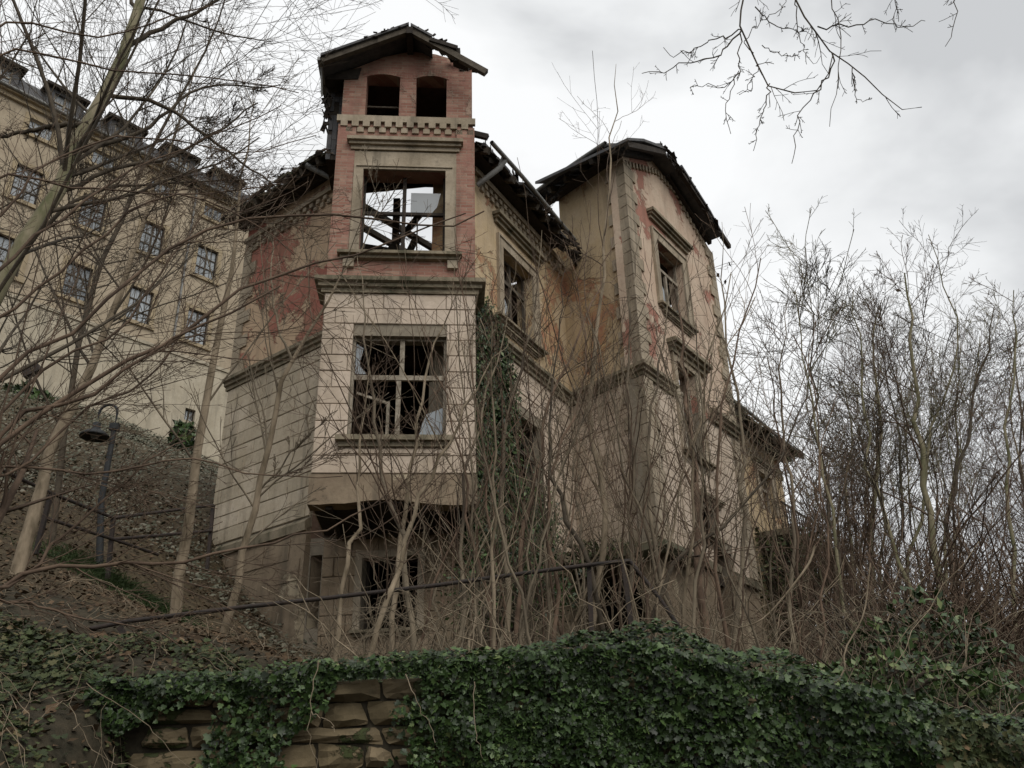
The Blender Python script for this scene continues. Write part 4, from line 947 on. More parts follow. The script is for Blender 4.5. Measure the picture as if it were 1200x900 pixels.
# ivy and leaves on the left bank
n = 60000; x = r.uniform(-7, -1.5, n); y = r.uniform(3.4, 9.2, n); m_ = (y < 8.0 + .6 * vnoise(x, y, 2, 3)); ok = m_ & (vnoise(x, y, 3.2, 14) + r.normal(0, .25, n) > -.15); x, y = x[ok], y[ok]; n = len(x)
z = ground(x, y) + r.uniform(.0, .09, n); nn = np.stack([r.normal(0, .5, n), r.normal(-.5, .5, n), np.ones(n)], 1)
o = leaves('bank_ivy', np.stack([x, y, z], 1), nn, .042, m_ivy_dull, r.beta(1.8, 2.6, n), kind='stuff', roll=1, seed=3); tag(o, 'dull ivy and leaves creeping over the left bank', 'ivy')
n = 30000; x = r.uniform(-14, -1.2, n); y = r.uniform(3.4, 21, n); ok = (y > 3) & (x > -7 - (y - 3) * .4) & (x < -1.4 - .05 * y); x, y = x[ok], y[ok]; n = len(x); z = ground(x, y) + r.uniform(0, .04, n)
nn = np.stack([r.normal(0, .5, n), r.normal(-.3, .5, n), np.ones(n)], 1)
o = leaves('leaf_litter', np.stack([x, y, z], 1), nn, .075, m_litter, r.beta(1.6, 2.2, n), kind='stuff', tmpl='s', roll=1, seed=4); tag(o, 'brown dead leaves over the slope', 'dead leaves')
# scrubby ground cover on the far hillside
n = 130000; x = r.uniform(-36, 2, n); y = r.uniform(16, 52, n); ok = r.rand(n) < 1 - (y - 16) / 60; x, y = x[ok], y[ok]; n = len(x); z = ground(x, y) + r.uniform(0, .25, n)
nn = np.stack([r.normal(0, .6, n), r.normal(-.6, .5, n), np.ones(n)], 1)
o = leaves('hillside_scrub', np.stack([x, y, z], 1), nn, .10, m_scrub, r.beta(2.2, 2.2, n), kind='stuff', tmpl='s', roll=1, seed=5); tag(o, 'grey green scrub on the bank under the castle', 'scrub')
# grass tufts
gt = at_y(150, 668, 13.2); n = 2500; x = gt[0] + r.normal(0, .55, n); y = gt[1] + r.normal(0, .35, n); z = ground(x, y)
T = Tubes(); p0 = np.stack([x, y, z], 1); d = np.stack([r.normal(0, .07, n), r.normal(-.05, .06, n), r.uniform(.08, .2, n)], 1)
T.add(np.stack([p0, p0 + d * .6, p0 + d + np.stack([d[:, 0], d[:, 1], -d[:, 2] * .3], 1)], 1), np.tile([.007, .005, .001], (n, 1)), 3)
V_, F_ = T.arrays(); me = np_mesh('grass_tufts', V_, F_, mats=[m_grass]); at = me.attributes.new('tone', 'FLOAT', 'POINT'); at.data.foreach_set('value', np.repeat(r.rand(n), 9).astype(np.float32))
tag(link(bpy.data.objects.new('grass_tufts', me)), 'bright green grass tuft near the lamp post', 'grass', kind='stuff')
# climbing ivy on the villa (right of the bay)
def wall_ivy(wall, n, fz, name, label, size=.075, w0=.03, seed=0):
    r = np.random.RandomState(seed); u, z, dens = fz(r, n); C = np.array([wall.A]) + wall.d * u[:, None] + wall.n * (w0 + r.uniform(0, 1, len(u)) * dens)[:, None] + np.array([0, 0, 1]) * z[:, None]
    nn = wall.n + r.normal(0, .45, (len(u), 3)) + np.array([0, 0, .3])
    rt = empty(name, label, 'ivy', tuple(wall.p(float(u.mean()), 3.0)))
    leaves('foliage', C, nn, size, m_ivy, r.beta(2, 3, len(u)), rt, kind='stuff', tmpl='s', seed=seed)
    T = Tubes()
    for k in range(9):
        uu = float(np.quantile(u, .1 + .09 * k)); zz = np.linspace(2.6, 2.6 + (float(z.max()) - 2.6) * r.uniform(.45, .95), 12); T.add(np.array([wall.p(uu + .15 * math.sin(q * 1.3 + k) + r.normal(0, .04), q, .04) for q in zz]), np.linspace(.03, .006, 12), 4)
    T.build('stem', m_bark_dark, rt)
def fz1(r, n):
    z = r.uniform(4.2, 9.9, n); wid = np.interp(z, [4.2, 6.2, 7.6, 9, 9.9], [3.4, 2.9, 1.35, 1.0, .25]); u = r.uniform(-1, 1, n); u = np.where(u < 0, u * .8, u * wid)
    k = (vnoise(u * 1.5, z, 3, 20) + r.normal(0, .2, n) > -.55) & ~((u > 1.15) & (u < 2.9) & (z > 6.4) & (z < 8.2) & (r.rand(n) < .9)); return u[k], z[k], .42 + 0 * z[k]
wall_ivy(WA, 34000, fz1, 'climbing_ivy', 'tall dark green ivy climbing the villa wall right of the bay', size=.09, seed=41)
def fz2(r, n):
    z = r.uniform(9.2, 10.4, n); u = r.normal(.1, .18, n); return u, z, .2 + 0 * z
wall_ivy(WA, 900, fz2, 'ivy_tendril', 'upper tuft of ivy at the corner beside the bay cornice', seed=42)
def shrub(c, rad, n, name, label, size=.12, mat=None, seed=0, stems=40, cat='shrub', flat=1.0, tones=(2, 3), group=None):
    r = np.random.RandomState(seed); rt = empty(name, label, cat, (c[0], c[1], c[2] - rad[2]), group)
    P0 = r.normal(0, 1, (n, 3)); P0 /= np.linalg.norm(P0, axis=1, keepdims=True); rr = r.uniform(.25, 1, (n, 1)) ** .5
    lump = 1 + .35 * vnoise(P0[:, 0] * 2 + P0[:, 2], P0[:, 1] * 2 - P0[:, 2], 3, seed)[:, None]
    C = np.array(c) + P0 * rr * lump * np.array(rad)
    leaves('foliage', C, P0 + r.normal(0, .6, (n, 3)), size, mat or m_ivy, r.beta(*tones, n), rt, kind='stuff', tmpl='s', roll=1, seed=seed)
    T = Tubes(); b = np.array(c) - [0, 0, rad[2]]
    for k in range(stems):
        e_ = np.array(c) + r.normal(0, .6, 3) * np.array(rad) + [0, 0, rad[2] * .6]; mid = (b + e_) / 2 + r.normal(0, .15, 3) * rad; T.add(np.array([b + r.normal(0, .1, 3) * [1, 1, 0], mid, e_]), np.array([.03, .018, .005]), 4)
    T.build('stems', m_bark_dark, rt)
shrub(at_y(212, 518, 40), (.65, .65, 1.1), 700, 'evergreen_bush', 'dark conical bush under the small barred castle window', seed=51, size=.3)
shrub(at_y(30, 474, 34), (1.0, 1.0, .9), 700, 'evergreen_bush', 'dark bush at the top of the bank below the floodlight', seed=52, size=.3)
shrub(WF.p(3.9, 6.7, .9), (1.5, 1.2, 1.05), 3800, 'balcony_creeper', 'dark mass of creeper hanging from the far wing balcony', seed=53, size=.13, mat=m_ivy_dull, stems=90, cat='creeper')
shrub(WF.p(2.6, 5.6, .7), (1.3, 1.1, 2.0), 3200, 'wall_creeper', 'brown green creeper on the far wing below the balcony', seed=54, size=.13, mat=m_ivy_dull, stems=90, cat='creeper')
shrub(WR.p(1.4, 5.25, .5), (1.0, .5, .28), 1500, 'ledge_moss', 'dark moss and weeds on the villa ledge over the cellar opening', seed=55, size=.07, mat=m_ivy_dull, stems=60, cat='weeds')
shrub(at_y(1090, 800, 9.0), (.8, .6, .75), 3000, 'ivy_stump', 'bushy ivy mound around the trunks at the right end of the wall', seed=56, size=.07, stems=40, cat='ivy')
shrub(at_y(1010, 805, 8.0), (1.1, .5, .22), 2500, 'ivy_mound', 'low yellowish ivy mound right of the wall top', seed=57, size=.06, tones=(3.2, 2), stems=20, cat='ivy')
shrub(at_y(600, 690, 15), (1.2, .7, .9), 2400, 'ivy_bush', 'dark ivy bush at the foot of the wall behind the saplings', seed=58, size=.08, stems=50, cat='ivy')

n = 16000; x = r.uniform(3.0, 12, n); y = r.uniform(6.8, 14, n); ok = vnoise(x, y, 2.5, 71) + r.normal(0, .25, n) > -.1; x, y = x[ok], y[ok]; n = len(x); z = ground(x, y) + r.uniform(0, .12, n) ** 1.0
nn = np.stack([r.normal(0, .5, n), r.normal(-.6, .5, n), np.ones(n)], 1)
o = leaves('creeping_ivy', np.stack([x, y, z], 1), nn, .05, m_ivy_dull, r.beta(2.2, 2, n), kind='stuff', roll=1, seed=72); tag(o, 'yellowish green ivy creeping under the trees at the right', 'ivy')
# ---------------------------------------------------------------- bare trees
def resample(P, n):
    P = np.asarray(P, float); 
    if len(P) > 2:
        Q = []; ex = np.vstack([2 * P[0] - P[1], P, 2 * P[-1] - P[-2]])
        for i in range(1, len(ex) - 2):
            for t in np.linspace(0, 1, 8, endpoint=False):
                a, b, c, d = ex[i - 1], ex[i], ex[i + 1], ex[i + 2]; Q.append(.5 * ((2 * b) + (-a + c) * t + (2 * a - 5 * b + 4 * c - d) * t * t + (-a + 3 * b - 3 * c + d) * t ** 3))
        Q.append(ex[-2]); P = np.array(Q)
    s = np.concatenate([[0], np.cumsum(np.linalg.norm(np.diff(P, axis=0), axis=1))]); u = np.linspace(0, s[-1], n)
    return np.stack([np.interp(u, s, P[:, k]) for k in range(3)], 1)
def spawn(r, P, Rr, k, t0=.2, t1=.98, lenf=.5, ang=35, npts=6, trop=.25, wob=.06, rf=.6, rmin=.004, minlen=0, tipr=.3):
    """k children per parent polyline, all at once"""
    N_, n, _ = P.shape; t = r.uniform(t0, t1, (N_, k)); t = np.sort(t, 1) if False else t
    ft = t * (n - 1); i = np.minimum(ft.astype(int), n - 2); f = (ft - i)[..., None]; ar = np.arange(N_)[:, None]
    p = P[ar, i] * (1 - f) + P[ar, i + 1] * f; T = P[ar, i + 1] - P[ar, i]; T /= np.linalg.norm(T, axis=2, keepdims=True) + 1e-9
    rad = Rr[ar, i] * (1 - f[..., 0]) + Rr[ar, i + 1] * f[..., 0]
    plen = np.linalg.norm(np.diff(P, axis=1), axis=2).sum(1)[:, None]
    L_ = np.maximum(plen * lenf * (1.15 - .75 * t) * r.uniform(.5, 1.25, t.shape), minlen)
    q = r.normal(0, 1, T.shape); q -= (q * T).sum(2, keepdims=True) * T; q /= np.linalg.norm(q, axis=2, keepdims=True) + 1e-9
    a = np.radians(ang * r.uniform(.6, 1.35, t.shape))[..., None]; D = T * np.cos(a) + q * np.sin(a)
    D = D.reshape(-1, 3); p = p.reshape(-1, 3); L_ = L_.ravel(); rad = np.maximum(rad.ravel() * rf * r.uniform(.6, 1, L_.shape), rmin)
    C = np.zeros((len(p), npts, 3)); C[:, 0] = p; d = D.copy(); st = (L_ / (npts - 1))[:, None]
    for j in range(1, npts):
        d = d + np.array([0, 0, trop / npts]) + r.normal(0, wob, d.shape); d /= np.linalg.norm(d, axis=1, keepdims=True); C[:, j] = C[:, j - 1] + d * st
    rr_ = rad[:, None] * np.linspace(1, tipr, npts)[None]
    return C, np.maximum(rr_, rmin * .8)
def make_tree(name, label, cat, trunk, radii, mat, seed, levels, group=None, sides=8, extra=None, matb=None, trunk_n=16, wob=.02):
    """levels: list of dicts for spawn; extra: explicit boughs [(pts, r0, r1)]"""
    r = np.random.RandomState(seed); P0 = resample(trunk, trunk_n); P0[1:-1] += r.normal(0, wob, (trunk_n - 2, 3)); R0 = np.interp(np.linspace(0, 1, trunk_n), np.linspace(0, 1, len(radii)), radii)
    rt = empty(name, label, cat, tuple(P0[0]), group)
    T = Tubes(); T.add(P0, R0, sides); T.build('trunk', mat, rt)
    C = Tubes(); cur = [(P0[None], R0[None])]
    if extra:
        E = []; 
        for pts, r0, r1 in extra:
            q = resample(pts, 16); q[1:] += r.normal(0, .012, (15, 3)); rr_ = np.linspace(r0, r1, 16); C.add(q, rr_, 6); E.append((q[None], rr_[None]))
        cur.append((np.concatenate([a for a, _ in E]), np.concatenate([b for _, b in E])))
    for li, lv in enumerate(levels):
        lv = dict(lv); s = lv.pop('sides', 4); new = []
        ks = lv.pop('ke', lv['k'])
        for ci, (P, Rr) in enumerate(cur):
            a = dict(lv)
            if ci == 1: a['t1'] = .9
            if li == 0 and ci == 1: a['k'] = ks; a['t0'] = .12; a['lenf'] = a.get('lenf', .5) * .6
            c_, cr_ = spawn(r, P, Rr, **a); C.add(c_, cr_, s); new.append((c_, cr_))
        P = np.concatenate([a for a, _ in new]); Rr = np.concatenate([b for _, b in new]); cur = [(P, Rr)]
    C.build('crown', matb or mat, rt); return rt
def pp(pts, ya, yb=None):
    yb = ya if yb is None else yb; ys = np.linspace(ya, yb, len(pts)); return np.array([at_y(x, y, d) for (x, y), d in zip(pts, ys)])
PXW = lambda px, y: px * y / 1400.0 / 2             # width in photo pixels at a distance -> radius
FINE = [dict(k=16, ke=9, lenf=.42, ang=38, npts=9, trop=.35, wob=.07, rf=.42, rmin=.006, sides=4), dict(k=10, lenf=.5, ang=36, npts=7, trop=.25, wob=.08, rf=.55, rmin=.0038, sides=3), dict(k=8, lenf=.5, ang=38, npts=5, trop=.2, wob=.08, rf=.6, rmin=.0028, sides=3)]
# big leaning tree at the left edge, boughs sweeping right
trA = pp([(-190, 860), (-120, 620), (-60, 440), (0, 335), (60, 232), (104, 145), (148, 52), (172, -30), (196, -140)], 7.0, 9.0)
exA = [(pp([(104, 145), (60, 148), (0, 160)], 8.2, 8.0), .035, .02), (pp([(148, 55), (185, 35), (235, 12), (300, -20)], 8.6, 9), .035, .012),
       (pp([(120, 110), (190, 125), (250, 165), (330, 225)], 8.4, 9), .03, .008), (pp([(60, 232), (130, 200), (210, 180), (300, 120)], 8.2, 9), .03, .008),
       (pp([(160, 20), (150, -10), (120, -60)], 8.8, 9), .03, .01), (pp([(85, 180), (170, 150), (235, 105), (330, 100)], 8.3, 9), .03, .007), (pp([(30, 285), (110, 225), (200, 215), (300, 210)], 8.2, 9), .026, .006)]
make_tree('leaning_tree', 'thick greenish tree trunk leaning in from the left edge up to the top', 'tree', trA, [PXW(34, 8), PXW(30, 8), PXW(27, 8), PXW(24, 8.4), PXW(20, 8.7), PXW(14, 9)], m_bark_green, 61, FINE, extra=exA, matb=m_bark_dark)
trB = pp([(12, 700), (38, 610), (62, 525), (92, 455), (118, 410), (150, 318), (178, 235), (208, 150), (232, 60)], 10, 11.5)
make_tree('hillside_tree', 'slender pale trunk rising behind the leaning tree near the lamp post', 'tree', trB, [PXW(24, 10), PXW(18, 10.5), PXW(11, 11), PXW(5, 11.3), PXW(1, 11.5)], m_bark_pale, 62, FINE, matb=m_bark_dark)
trC = pp([(205, 728), (215, 660), (224, 600), (232, 520), (247, 430), (262, 360), (276, 275), (286, 190), (300, 110)], 11)
FS = [dict(k=12, ke=9, lenf=.38, ang=32, npts=8, trop=.4, wob=.06, rf=.4, rmin=.007, sides=4), dict(k=7, lenf=.5, ang=34, npts=6, trop=.3, wob=.08, rf=.6, rmin=.005, sides=3), dict(k=3, lenf=.5, ang=36, npts=4, trop=.2, wob=.08, rf=.6, rmin=.004, sides=3)]
make_tree('young_tree', 'straight pale young tree on the brown slope left of the villa corner', 'tree', trC, [PXW(19, 11), PXW(15, 11), PXW(11, 11), PXW(5, 11), PXW(1, 11)], m_bark_pale, 63, FS, matb=m_bark)
trD = pp([(254, 772), (268, 715), (285, 650), (312, 540), (330, 455), (345, 422), (380, 360), (420, 290), (450, 230)], 10.5, 10)
exD = [(pp([(343, 425), (325, 380), (318, 330), (322, 260)], 10.3, 10.3), .02, .006), (pp([(300, 585), (350, 520), (395, 480)], 10.5, 10), .014, .005)]
make_tree('young_tree', 'thin forked pale tree in front of the white left wall of the villa', 'tree', trD, [PXW(14, 10.5), PXW(11, 10.5), PXW(9, 10.5), PXW(4, 10), PXW(1, 10)], m_bark_pale, 64, FS, extra=exD, matb=m_bark)
trG = pp([(60, 640), (75, 500), (100, 380), (140, 260), (190, 150), (240, 60), (280, -40)], 13.5, 14.5)
FG = [dict(k=34, lenf=.6, ang=45, npts=9, trop=.1, wob=.07, rf=.4, rmin=.008, sides=4), dict(k=11, lenf=.5, ang=36, npts=7, trop=.1, wob=.08, rf=.55, rmin=.006, sides=3), dict(k=8, lenf=.5, ang=38, npts=5, trop=.1, wob=.08, rf=.6, rmin=.0045, sides=3)]
make_tree('hillside_tree', 'finely twigged tree spreading over the sky between castle and villa tower', 'tree', trG, [PXW(11, 14), PXW(10, 14), PXW(8, 14), PXW(5, 14), PXW(2, 14)], m_bark_dark, 67, FG, matb=m_bark_dark)
# sprawling shrub rooted just outside the left edge: long boughs reaching right
root = at_y(-40, 720, 5.2)
trE = pp([(-90, 900), (-60, 780), (-40, 700), (-60, 560), (-90, 420), (-120, 250)], 5.2, 5.4)
exs = [([(-45, 690), (0, 515), (60, 478), (130, 430), (200, 402), (270, 348), (330, 318), (430, 295), (545, 250)], 6.5, 1.5, 5.2, 6.2), ([(-45, 700), (0, 503), (90, 470), (150, 432), (210, 395), (300, 350), (330, 335)], 6, 2, 5.3, 5.8),
       ([(-60, 560), (0, 440), (60, 400), (100, 380), (150, 330), (200, 292), (260, 262), (310, 255), (430, 254), (500, 266), (528, 265), (568, 248)], 5, 1.8, 5.3, 6.3), ([(-40, 700), (0, 690), (60, 664), (180, 661), (300, 641), (400, 612), (460, 575)], 5, 1.2, 5.2, 6), 
       ([(-90, 420), (0, 315), (80, 250), (150, 205), (230, 165), (330, 125)], 5, 1.2, 5.4, 6.5), ([(-60, 560), (0, 545), (120, 552), (210, 540), (320, 557), (400, 560)], 3, 1, 5.3, 5.8),
       ([(-120, 300), (0, 205), (70, 218), (130, 222), (250, 228), (330, 215)], 4, 1.2, 5.5, 6.5), ([(-120, 200), (0, 62), (80, 72), (170, 85), (260, 92), (350, 108)], 4, 1.2, 5.5, 6.5), ([(-120, 170), (0, 28), (60, 36), (120, 42), (200, 22), (290, -10)], 4, 1.2, 5.5, 6.5),
       ([(-90, 420), (0, 372), (90, 300), (170, 240), (215, 228), (300, 260), (345, 300)], 4, 1.2, 5.4, 6), ([(-45, 690), (10, 690), (60, 640), (120, 590), (190, 530), (215, 520)], 4, 1.5, 5.2, 6), ([(-45, 700), (20, 705), (80, 720), (160, 735), (210, 752)], 3, 1, 5.1, 5.6),
       ([(-60, 560), (0, 480), (70, 420), (130, 395), (180, 330), (230, 260), (290, 190)], 4, 1.2, 5.4, 6.4), ([(-120, 300), (0, 250), (60, 190), (140, 160), (200, 165), (290, 180), (370, 160)], 3.5, 1, 5.4, 6.4),
       ([(-60, 560), (0, 560), (60, 520), (110, 470), (150, 460), (210, 400), (240, 330)], 3.5, 1.2, 5.2, 6)]
exE = [(pp(p, a, b), PXW(w0 * 1.7, a), PXW(w1 * 1.6, b)) for p, w0, w1, a, b in exs]
LE = [dict(k=3, ke=14, lenf=.6, ang=28, npts=8, trop=.2, wob=.06, rf=.5, rmin=.003, sides=4), dict(k=6, lenf=.5, ang=34, npts=6, trop=.15, wob=.08, rf=.6, rmin=.0021, sides=3), dict(k=3, lenf=.5, ang=38, npts=4, trop=.1, wob=.08, rf=.6, rmin=.0018, sides=3)]
make_tree('sprawling_tree', 'many long thin boughs sweeping in from the left edge across the villa', 'tree', trE, [.12, .1, .09, .07, .05], m_bark, 65, LE, extra=exE, matb=m_twig)
# hanging branches at the top right, from a tree standing right of the camera
trF = np.array([(5.2, 2.0, -1.6), (5.0, 2.3, 1.5), (4.6, 2.8, 4.0), (4.0, 3.6, 6.0), (3.2, 4.6, 7.0), (2.0, 5.2, 7.2), (.8, 5.6, 7.0)])
lay = lambda pts, y=5.6: pp(pts, y)
hb_ = [([(871, -130), (871, -20), (869, 35), (883, 62), (902, 98), (925, 110), (950, 113), (967, 91), (975, 62)], 3.2, 1.4), ([(925, -130), (931, 0), (950, 25), (975, 62), (1000, 79), (1029, 108), (1068, 133), (1077, 123)], 3.4, 1.1), ([(975, 62), (973, 83), (950, 117), (937, 129), (933, 160), (930, 192)], 1.9, .9),
       ([(869, 35), (840, 65), (795, 77), (762, 86), (752, 87)], 2.2, .9), ([(869, 35), (855, 42), (830, 50), (790, 65), (778, 59)], 1.8, .8), ([(902, 98), (896, 129), (886, 160), (883, 175)], 1.6, .8), ([(867, 38), (866, 83), (854, 112), (852, 130), (856, 156)], 1.6, .8), ([(958, 31), (1000, 29), (1029, 25), (1058, 31), (1087, 23)], 2.0, .9),
       ([(960, -100), (975, 0), (983, 33), (985, 75), (983, 100), (975, 120), (973, 148)], 1.8, .8), ([(1110, -100), (1121, 0), (1119, 37), (1106, 52)], 1.8, .9), ([(883, 62), (872, 50), (890, 30), (915, 10), (925, -10)], 1.2, .8), ([(885, 8), (905, 28), (930, 36), (950, 33)], 1.6, 1.0), ([(889, 75), (880, 95), (868, 112)], 1.2, .7), ([(866, 83), (850, 100), (815, 100), (812, 112)], 1.2, .7),
       ([(1000, 79), (1000, 100), (1010, 120), (1022, 116)], 1.3, .7), ([(893, 53), (910, 62), (930, 65), (948, 56)], 1.2, .7), ([(932, 0), (935, 40), (950, 70), (958, 76)], 1.5, .7), ([(1040, -60), (1050, 0), (1045, 25), (1070, 38)], 1.3, .7)]
exF = [(lay(p), PXW(a * 1.7, 5.6), PXW(b * 1.5, 5.6)) for p, a, b in hb_]
LF = [dict(k=2, ke=9, lenf=.28, ang=42, npts=5, trop=-.05, wob=.12, rf=.8, rmin=.0032, sides=4), dict(k=3, lenf=.4, ang=45, npts=4, trop=0, wob=.12, rf=.8, rmin=.0027, sides=3)]
make_tree('overhanging_tree', 'dark bare twigs hanging from above at the top right of the sky', 'tree', trF, [.22, .2, .17, .13, .09, .06, .035], m_bark_dark, 66, LF, extra=exF, wob=.02)
# saplings rooted on the terrace in front of the villa
SAP = [dict(k=11, lenf=.36, ang=36, npts=9, trop=.2, wob=.08, rf=.42, rmin=.0042, sides=4, t1=.88), dict(k=4, lenf=.5, ang=38, npts=6, trop=.15, wob=.1, rf=.55, rmin=.003, sides=3), dict(k=3, lenf=.45, ang=40, npts=4, trop=.1, wob=.1, rf=.6, rmin=.0022, sides=3)]
explicit = [([(427, 776), (446, 721), (468, 670), (485, 600), (520, 520), (560, 450), (600, 390)], 11, 7.8, 'sapling leaning right in front of the basement window of the bay', m_bark_pale),
    ([(488, 766), (476, 663), (457, 589), (450, 560), (437, 480), (428, 400), (425, 350), (418, 290)], 11, 8.6, 'brown stem climbing straight up past the left side of the bay window', m_bark),
    ([(395, 776), (402, 670), (419, 615), (422, 560), (425, 480), (432, 430), (440, 370)], 9, 8.4, 'pale stem standing against the left end of the bay', m_bark_pale),
    ([(460, 768), (463, 690), (472, 600), (490, 500), (505, 420), (525, 360), (540, 300)], 10, 9.0, 'pale crooked stem crossing the right casement of the bay window', m_bark_pale),
    ([(510, 772), (545, 718), (540, 633), (547, 560), (565, 470), (590, 400), (605, 300)], 8, 8.6, 'stem leaning against the ivy right of the bay', m_bark),
    ([(571, 768), (597, 707), (593, 633), (586, 560), (600, 470), (625, 370), (635, 270)], 11, 9.2, 'tall stem in front of the climbing ivy whose top crosses the roof gutter', m_bark),
    ([(604, 763), (611, 652), (622, 582), (640, 500), (665, 430), (700, 340), (720, 270)], 10, 9.6, 'tall brown stem leaning right over the ochre corner of the villa', m_bark_red),
    ([(688, 758), (707, 655), (710, 626), (705, 540), (690, 470), (703, 380), (712, 250), (722, 75)], 12, 9.8, 'tallest central pole with its twigs above the right roof', m_bark_pale),
    ([(720, 760), (685, 652), (670, 615), (652, 571), (642, 520), (648, 450), (658, 360), (664, 290)], 9, 9.2, 'dark bent stem curving left before the inner corner of the villa', m_bark_dark),
    ([(752, 760), (770, 705), (800, 650), (850, 615), (900, 560), (935, 490), (960, 400)], 9, 8.8, 'dark branch sweeping to the right over the far gable wall', m_bark_dark),
    ([(822, 765), (818, 640), (812, 540), (806, 450), (798, 380), (800, 320)], 15, 10.5, 'thick brown pole standing before the middle gable window', m_bark_red),
    ([(798, 760), (770, 640), (760, 540), (768, 450), (780, 370), (795, 300)], 9, 10.0, 'slender pole before the right corner stones', m_bark),
    ([(850, 770), (872, 640), (872, 560), (866, 480), (850, 380), (846, 260)], 9, 10.4, 'stem reaching the gable end of the villa against the sky', m_bark),
    ([(740, 762), (738, 640), (742, 520), (735, 440), (740, 350), (752, 260)], 10, 10.2, 'straight stem against the quoins of the right corner', m_bark),
    ([(930, 800), (925, 690), (930, 590), (915, 470), (925, 330)], 8, 9.8, 'stem in front of the far wing balcony', m_bark),
    ([(640, 765), (655, 690), (640, 600), (668, 500), (688, 420), (680, 350), (660, 280)], 8, 9.4, 'stem winding up toward the fallen eave of the middle wing', m_bark_red)]
for i, (pts, w, y, lab, mt) in enumerate(explicit):
    pth = pp(pts, y, y + .8); g_ = float(ground(pth[0][0], pth[0][1])); pth[0][2] = min(pth[0][2], g_ - .05)
    make_tree('sapling', lab, 'sapling', pth, [PXW(w, y), PXW(w * .78, y), PXW(w * .45, y), PXW(w * .08, y)], mt, 200 + i, SAP, sides=6, matb=m_twig, trunk_n=20, wob=.025)
r = np.random.RandomState(77)
mats = [m_bark, m_bark_red, m_bark_pale, m_twig]
thick = []; S2 = [dict(k=7, lenf=.45, ang=30, npts=8, trop=.3, wob=.08, rf=.42, rmin=.0042, sides=3), dict(k=3, lenf=.5, ang=34, npts=5, trop=.2, wob=.09, rf=.55, rmin=.0032, sides=3)]
for i in range(78):
    px = r.uniform(430, 960) if i < 50 else r.uniform(540, 800); y = r.uniform(8.0, 13.5); b = at_y(px, 775, y); x = b[0]; g_ = float(ground(x, y)); H = r.uniform(2.0, 4.6) * (1 if px > 560 else .75)
    if i >= 68: px = 560 + (i - 68) * 32 + r.uniform(-12, 12); y = r.uniform(8.6, 10.2); b = at_y(px, 775, y); x = b[0]; g_ = float(ground(x, y)); H = r.uniform(3.6, 5.4)
    ln = r.normal(0, .14); k = 7; t = np.linspace(0, 1, k); bend = r.normal(0, .25)
    P0 = np.stack([x + H * (ln * t + bend * t * t * .6), y + H * r.normal(0, .08) * t, g_ - .1 + H * t], 1) + r.normal(0, .03, (k, 3)) * t[:, None]
    r0 = r.uniform(.008, .026)
    tones_ = ('brown', 'reddish', 'pale', 'dark twigged')
    zone = ['before the bay', 'before the climbing ivy', 'before the middle wing', 'before the inner corner', 'before the stone corner', 'before the gable wall', 'before the far wing'][int(np.searchsorted([545, 620, 680, 735, 785, 870], px))]
    rt_ = make_tree('thicket_sapling', tones_[i % 4] + '|' + zone, 'sapling', P0, [r0, r0 * .75, r0 * .45, .006], mats[i % 4], 300 + i, S2, group='saplings in the thicket before the villa', sides=5, trunk_n=12, wob=.03); thick.append((px, rt_))
ORD = ['first', 'second', 'third', 'fourth', 'fifth', 'sixth', 'seventh', 'eighth', 'ninth', 'tenth', 'eleventh', 'twelfth', 'thirteenth', 'fourteenth', 'fifteenth']
bags = {}
for px, o in sorted(thick, key=lambda q: q[0]): bags.setdefault(o['label'], []).append(o)
for k_, v_ in bags.items():
    tn_, zn_ = k_.split('|')
    for i, o in enumerate(v_): o['label'] = ('thin %s sapling %s' % (tn_, zn_)) + ('' if len(v_) == 1 else ', %s from the left of its colour there' % ORD[i])
# bramble tangle at their feet
n = 850; T = Tubes(); x = r.uniform(-2.0, 6.5, n) ; y = r.uniform(7.2, 13.5, n); z = ground(x, y); Lh = r.uniform(.5, 1.8, n); a = r.uniform(0, 6.3, n); hh = r.uniform(.1, .8, n)
t = np.linspace(0, 1, 9); PB = np.stack([x[:, None] + np.cos(a)[:, None] * Lh[:, None] * t, y[:, None] + np.sin(a)[:, None] * Lh[:, None] * t * .6, z[:, None] + hh[:, None] * 4 * t * (1 - t * r.uniform(.55, 1, (n, 1)))], 2) + r.normal(0, .025, (n, 9, 3))
T.add(PB, np.maximum(r.uniform(.002, .006, (n, 1)) * np.linspace(1, .5, 9), .002), 3); o = T.build('bramble_tangle', m_bark); tag(o, 'tangle of brambles and dead stems at the feet of the saplings', 'brambles', kind='stuff')
n = 230; T = Tubes(); x = r.uniform(-1.6, 4.5, n); y = r.uniform(7.2, 13, n); z = ground(x, y); a = r.uniform(0, 6.3, n); Lh = r.uniform(.3, 1.4, n); hh = r.uniform(.3, 1.5, n)
PB = np.stack([x[:, None] + np.cos(a)[:, None] * Lh[:, None] * t ** 1.5, y[:, None] + np.sin(a)[:, None] * Lh[:, None] * t ** 1.5 * .5, z[:, None] + hh[:, None] * t], 2) + r.normal(0, .025, (n, 9, 3))
T.add(PB, np.maximum(r.uniform(.003, .009, (n, 1)) * np.linspace(1, .5, 9), .004), 4); o = T.build('pale_shoots', m_bark_pale); tag(o, 'pale upright shoots in the thicket', 'shoots', kind='stuff')
